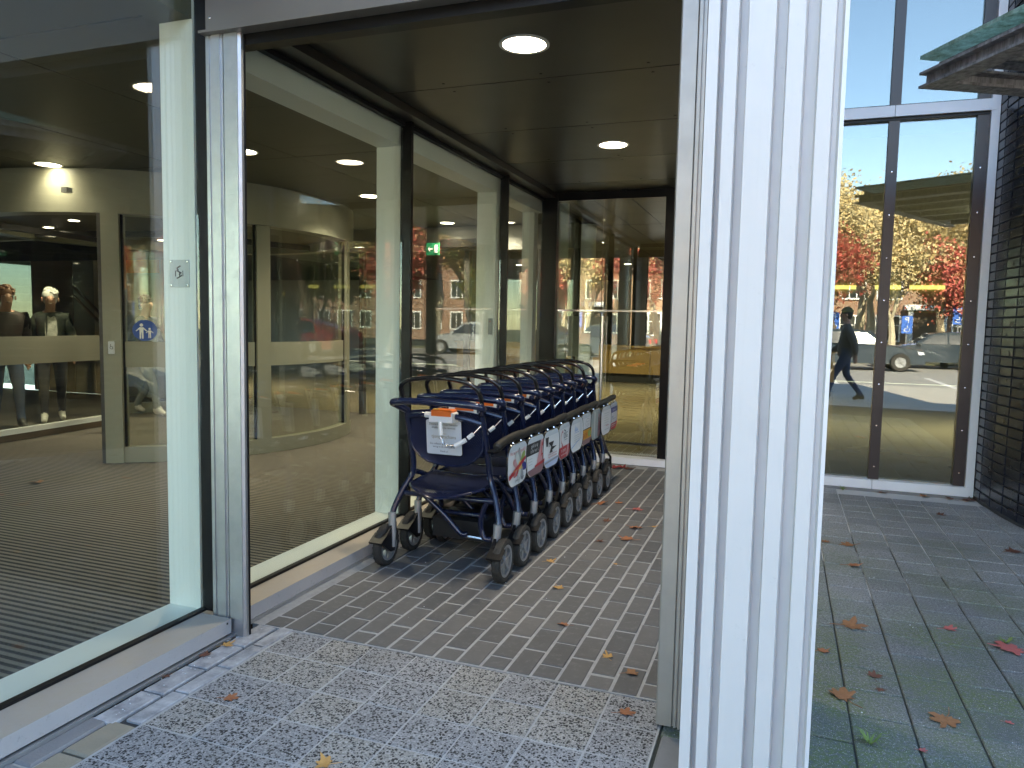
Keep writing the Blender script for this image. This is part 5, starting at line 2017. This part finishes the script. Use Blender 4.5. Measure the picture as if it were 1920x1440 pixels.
TM = {
    'yellow': tree_meshes(1, 10.0, 'foliage_yellow', 10000, .95, 'bark_pale', .085),
    'gold': tree_meshes(5, 11.5, 'foliage_yellow', 8000, .85, 'bark_pale', .08),
    'red': tree_meshes(2, 6.0, 'foliage_red', 11000, .95, 'bark', .07),
    'bare': tree_meshes(3, 12.0, 'foliage_yellow', 500, .7, 'bark', .09),
    'green': tree_meshes(4, 5.0, 'foliage_green', 4600, 1.0, 'bark', .09),
}
LBL = {'yellow': 'tall pale barked tree with yellow autumn leaves', 'gold': 'tall golden tree with thin crown', 'red': 'small red maple',
       'bare': 'nearly bare tall tree', 'green': 'dense green shrub'}
spots = [('yellow', 75, -100, .95, 'between the red car and the bare trees'), ('red', 95, -132, 1.3, 'tall one behind the bare trees'), ('yellow', 106, -84, .85, 'next to the far bare tree'), ('red', 126, -92, 1.2, 'beyond the far bare tree'), ('gold', 64, -98, .9, 'behind the white parked car'),
         ('yellow', 14, -118, .95, 'between the two nearest maples'), ('gold', 26, -142, .95, 'behind the pale barked tree'), ('yellow', 30, -108, .7, 'beside the dark saloon'), ('gold', 8, -98, .8, 'left of the mirrored pedestrian'),
         ('yellow', 44, -136, .9, 'in front of the house porch'), ('yellow', 28, -128, 1.0, 'across the street, facing the tall window'), ('gold', 52, -150, 1.0, 'standing before the brown brick house'),
         ('red', 18, -100, 1.0, 'mirrored beside the passing pedestrian'), ('red', 40, -112, .95, 'near the parking signs'), ('yellow', 62, -118, .95, 'beyond the parking signs'),
         ('gold', 8, -150, 1.05, 'straight across the street'), ('red', 70, -88, 1.1, 'by the red parked car'), ('bare', 92, -92, 1.0, 'beyond the red parked car'),
         ('bare', 112, -70, .9, 'at the far end of the street'), ('red', 86, -60, .9, 'next to the white parked car'), ('yellow', 120, -120, 1.1, 'far along the street'),
         ('green', 52, -96, 1.0, 'behind the parked cars'), ('gold', -14, -135, 1.0, 'far across the street, farthest along the verge'), ('red', -4, -104, 1.0, 'across the street at the verge end'),
         ('yellow', 82, -160, 1.1, 'behind the row of maples'), ('green', 100, -110, 1.3, 'along the far verge'), ('yellow', 36, -205, 1.25, 'rising behind the brown house'), ('gold', 66, -215, 1.25, 'rising past the house gable')]
for i, (kd, x, y, sc_, wh) in enumerate(spots):
    t = thing('autumn_tree' if kd != 'green' else 'shrub', LBL[kd] + ' ' + wh, 'tree' if kd != 'green' else 'shrub', (x, y, -.1), 'trees mirrored in the glass')
    for nm, me in zip(('trunk', 'crown'), TM[kd]):
        o = bpy.data.objects.new(nm, me)
        C.objects.link(o)
        o.parent = t
    t.rotation_euler.z = i * 2.1
    t.scale = (sc_, sc_, sc_)

# ------------------------------------------------------------------ house across the street
hs = thing('brick_house', 'brown brick house with white window frames mirrored in the glass', 'house', (48, -190, 0))
MB().box(22, 76, -225, -190, -.1, 27).build('wall', 'house_brick', hs)
rf = MB()
rf.add([(20, -228, 26.9), (78, -228, 26.9), (78, -187, 26.9), (20, -187, 26.9), (30, -208, 44), (68, -208, 44)], [(0, 1, 2, 3)[::-1], (3, 2, 5, 4), (1, 0, 4, 5), (0, 3, 4), (2, 1, 5)])
ro_ = rf.build('roof', 'house_roof', hs)
MB().box(34, 38, -210, -206, 38, 50).build('chimney', 'house_brick', ro_)
for (zz, hh) in ((3.5, 8), (16, 7.5)):
    for x0 in (25, 35, 55, 65):
        w_ = MB()
        for (a0, a1, b0, b1) in ((x0, x0 + .5, zz, zz + hh), (x0 + 6.5, x0 + 7, zz, zz + hh), (x0 + .5, x0 + 6.5, zz, zz + .5), (x0 + .5, x0 + 6.5, zz + hh - .5, zz + hh),
                                 (x0 + 2.4, x0 + 2.7, zz + .5, zz + hh - .5), (x0 + 4.4, x0 + 4.7, zz + .5, zz + hh - .5), (x0 + .5, x0 + 6.5, zz + hh * .6, zz + hh * .6 + .3)):
            w_.box(a0, a1, -189.99, -189.5, b0, b1)
        w_ = w_.build('window', 'white_paint', hs)
        MB().box(x0 + .4, x0 + 6.6, -189.98, -189.8, zz + .4, zz + hh - .4).build('pane', 'dark_pane', w_)
MB().box(45.5, 51.5, -189.98, -189.6, 0, 11).build('door', 'wall_brown', hs)
for x0 in (43.6, 52.2):
    MB().box(x0, x0 + 1.3, -188.6, -187.3, 0, 13).build('porch_column', 'white_paint', hs)
MB().box(42.5, 54.6, -189.9, -186.5, 13, 14.6).build('porch_roof', 'white_paint', hs)
# a second row of houses closing the street
for k, (x0, x1, hh) in enumerate(((82, 130, 30), (-60, 10, 26), (140, 190, 34))):
    h2_ = thing('row_house', ('tall', 'long', 'far') [k] + ' terrace block standing ' + ('right of the brown house', 'left of the brown house', 'at the far street end')[k], 'house', ((x0 + x1) / 2, -205, 0), 'houses across the street')
    MB().box(x0, x1, -230, -200, -.1, hh).build('wall', 'house_brick', h2_)
    r_ = MB()
    r_.add([(x0 - 1, -232, hh), (x1 + 1, -232, hh), (x1 + 1, -198, hh), (x0 - 1, -198, hh), (x0 - 1, -215, hh + 14), (x1 + 1, -215, hh + 14)], [(3, 2, 1, 0), (3, 2, 5, 4), (1, 0, 4, 5), (0, 3, 4), (2, 1, 5)])
    r_.build('roof', 'house_roof', h2_)
    nW = int((x1 - x0) // 9)
    for zz in (4, 16):
        for i in range(nW):
            a0 = x0 + 2 + i * 9
            w_ = MB().box(a0, a0 + 5.5, -199.99, -199.6, zz, zz + 7).build('window', 'white_paint', h2_)
            MB().box(a0 + .5, a0 + 2.6, -199.6, -199.5, zz + .5, zz + 6.5).build('pane', 'dark_pane', w_)
            MB().box(a0 + 2.9, a0 + 5, -199.6, -199.5, zz + .5, zz + 6.5).build('pane', 'dark_pane', w_)


# ------------------------------------------------------------------ cars
def car(label, x, y, rz, paint, length=21.5, height=7.3):
    t = thing('parked_car', label, 'car', (0, 0, 0), 'cars parked along the street')
    L, W, H = length, 8.8, height
    side = [(0, 1.3), (.15, 2.9), (.6, 3.7), (4.6, 4.4), (6.6, 4.65), (9.2, H - .35), (11.5, H), (15.5, H - .15), (18.8, H - 1.6), (L - .5, 4.7), (L, 3.4), (L - .1, 1.3)]

    def sec(px, pz):
        # half width shrinks towards the roof and the ends
        w = W / 2
        if pz > 4.4:
            w *= 1 - .2 * min(1, (pz - 4.4) / (H - 4.4))
        e_ = min(px, L - px) / 3.0
        return w * (1 - .14 * max(0, 1 - e_))
    b = MB()
    n = len(side)
    vs_ = []
    for px, pz in side:
        w = sec(px, pz)
        vs_ += [(px - L / 2, -w, pz), (px - L / 2, -w * .86, pz + .12), (px - L / 2, w * .86, pz + .12), (px - L / 2, w, pz)]
    fs_ = []
    for i in range(n - 1):
        for q_ in range(3):
            fs_.append((i * 4 + q_, i * 4 + q_ + 1, i * 4 + 5 + q_, i * 4 + 4 + q_))
    fs_.append(tuple(i * 4 for i in range(n)))
    fs_.append(tuple(i * 4 + 3 for i in range(n))[::-1])
    fs_.append((0, 1, 2, 3))
    fs_.append(tuple((n - 1) * 4 + q_ for q_ in range(4))[::-1])
    fs_.append((0, 3, (n - 1) * 4 + 3, (n - 1) * 4))
    b.add(vs_, fs_)
    b.build('body', paint, t, True)
    for s_ in (-1, 1):
        for (poly_, nm) in (([(7.0, 4.75), (11.6, 4.75), (11.6, H - .45), (9.5, H - .6)], 'side_window'), ([(11.9, 4.75), (17.6, 4.75), (16.6, H - .8), (15.2, H - .5), (11.9, H - .45)], 'side_window')):
            w_ = MB()
            w_.prism(poly_, lambda a_, c_: (a_ - L / 2, s_ * (sec(a_, c_) + .03), c_), lambda a_, c_: (a_ - L / 2, s_ * (sec(a_, c_) - .1), c_))
            w_.build(nm, 'dark_pane', t)
        for wx in (4.0, L - 4.2):
            w_ = MB()
            w_.lathe([(.9, -.5), (1.45, -.55), (1.6, -.3), (1.6, .3), (1.45, .55), (.9, .5)], (wx - L / 2, s_ * (W / 2 - .35), 1.6), 'y', 20)
            wh = w_.build('wheel', 'tyre_rubber', t, True)
            r_ = MB().lathe([(.0001, -.45), (1.0, -.5), (1.0, .5), (.0001, .45)], (wx - L / 2, s_ * (W / 2 - .35), 1.6), 'y', 14)
            for q_ in range(5):
                a_ = q_ * 1.2566
                r_.beam((wx - L / 2, s_ * (W / 2 + .2), 1.6), (wx - L / 2 + .95 * math.cos(a_), s_ * (W / 2 + .2), 1.6 + .95 * math.sin(a_)), .22, .12)
            r_.build('rim', 'rim_silver', wh)
        h_ = MB()
        h_.prism([(0, 3.0), (.9, 3.0), (1.1, 3.6), (.2, 3.5)], lambda a_, c_: (a_ - L / 2 - .1 + .0, s_ * 2.3, c_), lambda a_, c_: (a_ - L / 2 + .25, s_ * 3.95, c_))
        h_.build('headlight', 'plate_grey', t)
        MB().box(L / 2 - .35, L / 2 + .06, s_ * 3.1 - .55, s_ * 3.1 + .55, 3.6, 4.4).build('tail_light', 'ink_red', t)
        MB().box(6.6 - L / 2, 7.4 - L / 2, s_ * 4.6 - .35, s_ * 4.6 + .35, 4.7, 5.2, ch=.1).build('mirror', paint, t)
    ws = MB()
    ws.add([(6.75 - L / 2, -3.55, 4.9), (6.75 - L / 2, 3.55, 4.9), (9.0 - L / 2, 3.0, H - .45), (9.0 - L / 2, -3.0, H - .45), (6.55 - L / 2, -3.55, 4.95), (6.55 - L / 2, 3.55, 4.95), (8.85 - L / 2, 3.0, H - .3), (8.85 - L / 2, -3.0, H - .3)],
           [(3, 2, 1, 0), (4, 5, 6, 7), (0, 1, 5, 4), (1, 2, 6, 5), (2, 3, 7, 6), (3, 0, 4, 7)])
    ws.build('windscreen', 'dark_pane', t)
    MB().box(-L / 2 - .12, -L / 2 + .05, -2.6, 2.6, 2.0, 2.7).build('grille', 'plastic_black', t)
    MB().box(-L / 2 - .14, -L / 2 - .05, -1.2, 1.2, 1.5, 1.95).build('number_plate', 'ink_yellow', t)
    t.location = Vector((x, y, -.3 if y < -46 else -.05)) * S
    t.rotation_euler.z = R(rz)
    return t


car('dark blue hatchback parked behind the pedestrian in the reflection', 22, -92, 178, 'car_dark')
car('silver car parked beyond the parking signs', 52, -95, 182, 'car_silver')
car('dark saloon parked nearest the brick tower side', 38, -106, 0, 'car_dark', 22.5, 7.0)
car('white car with its bonnet turned to the entrance', 62, -40, 120, 'car_white')
car('red car parked behind the white one', 80, -72, 175, 'car_red')


# ------------------------------------------------------------------ parking signs
def psign(x, y, h, lb):
    t = thing('parking_sign', lb, 'road sign', (x, y, -.35), 'disabled parking signs')
    MB().tube([(x, y, -.35), (x, y, h)], .16, 8).build('pole', 'pole_steel', t, True)
    pl_ = MB().prism(rrect(2.0, 3.6, .2, 3, x, h - 1.9), lambda a_, b_: (a_, y + .2, b_), lambda a_, b_: (a_, y + .28, b_)).build('panel', 'road_sign_blue', t)
    tx_ = MB()
    lettering(tx_, 'P', 1.7, lambda a_, b_: (x - a_, y + .30, h - 1.5 + b_), 0)
    tx_.tube([(x + .1, y + .31, h - 2.1), (x + .1, y + .31, h - 2.7), (x - .4, y + .31, h - 2.75), (x - .5, y + .31, h - 3.3)], .08, 5)
    tx_.tube([(x + .05 - .5 * math.cos(t_), y + .31, h - 2.95 + .4 * math.sin(t_)) for t_ in [2.4 + .35 * k for k in range(11)]], .06, 5)
    tx_.build('symbol', 'print_white', pl_, recalc=False)


psign(33, -113, 10, 'blue disabled parking sign on a pole in front of the dark saloon')
psign(42, -113, 12, 'taller blue disabled parking sign beside the silver car')
psign(19, -108, 10.5, 'blue parking sign next to the mirrored pedestrian')
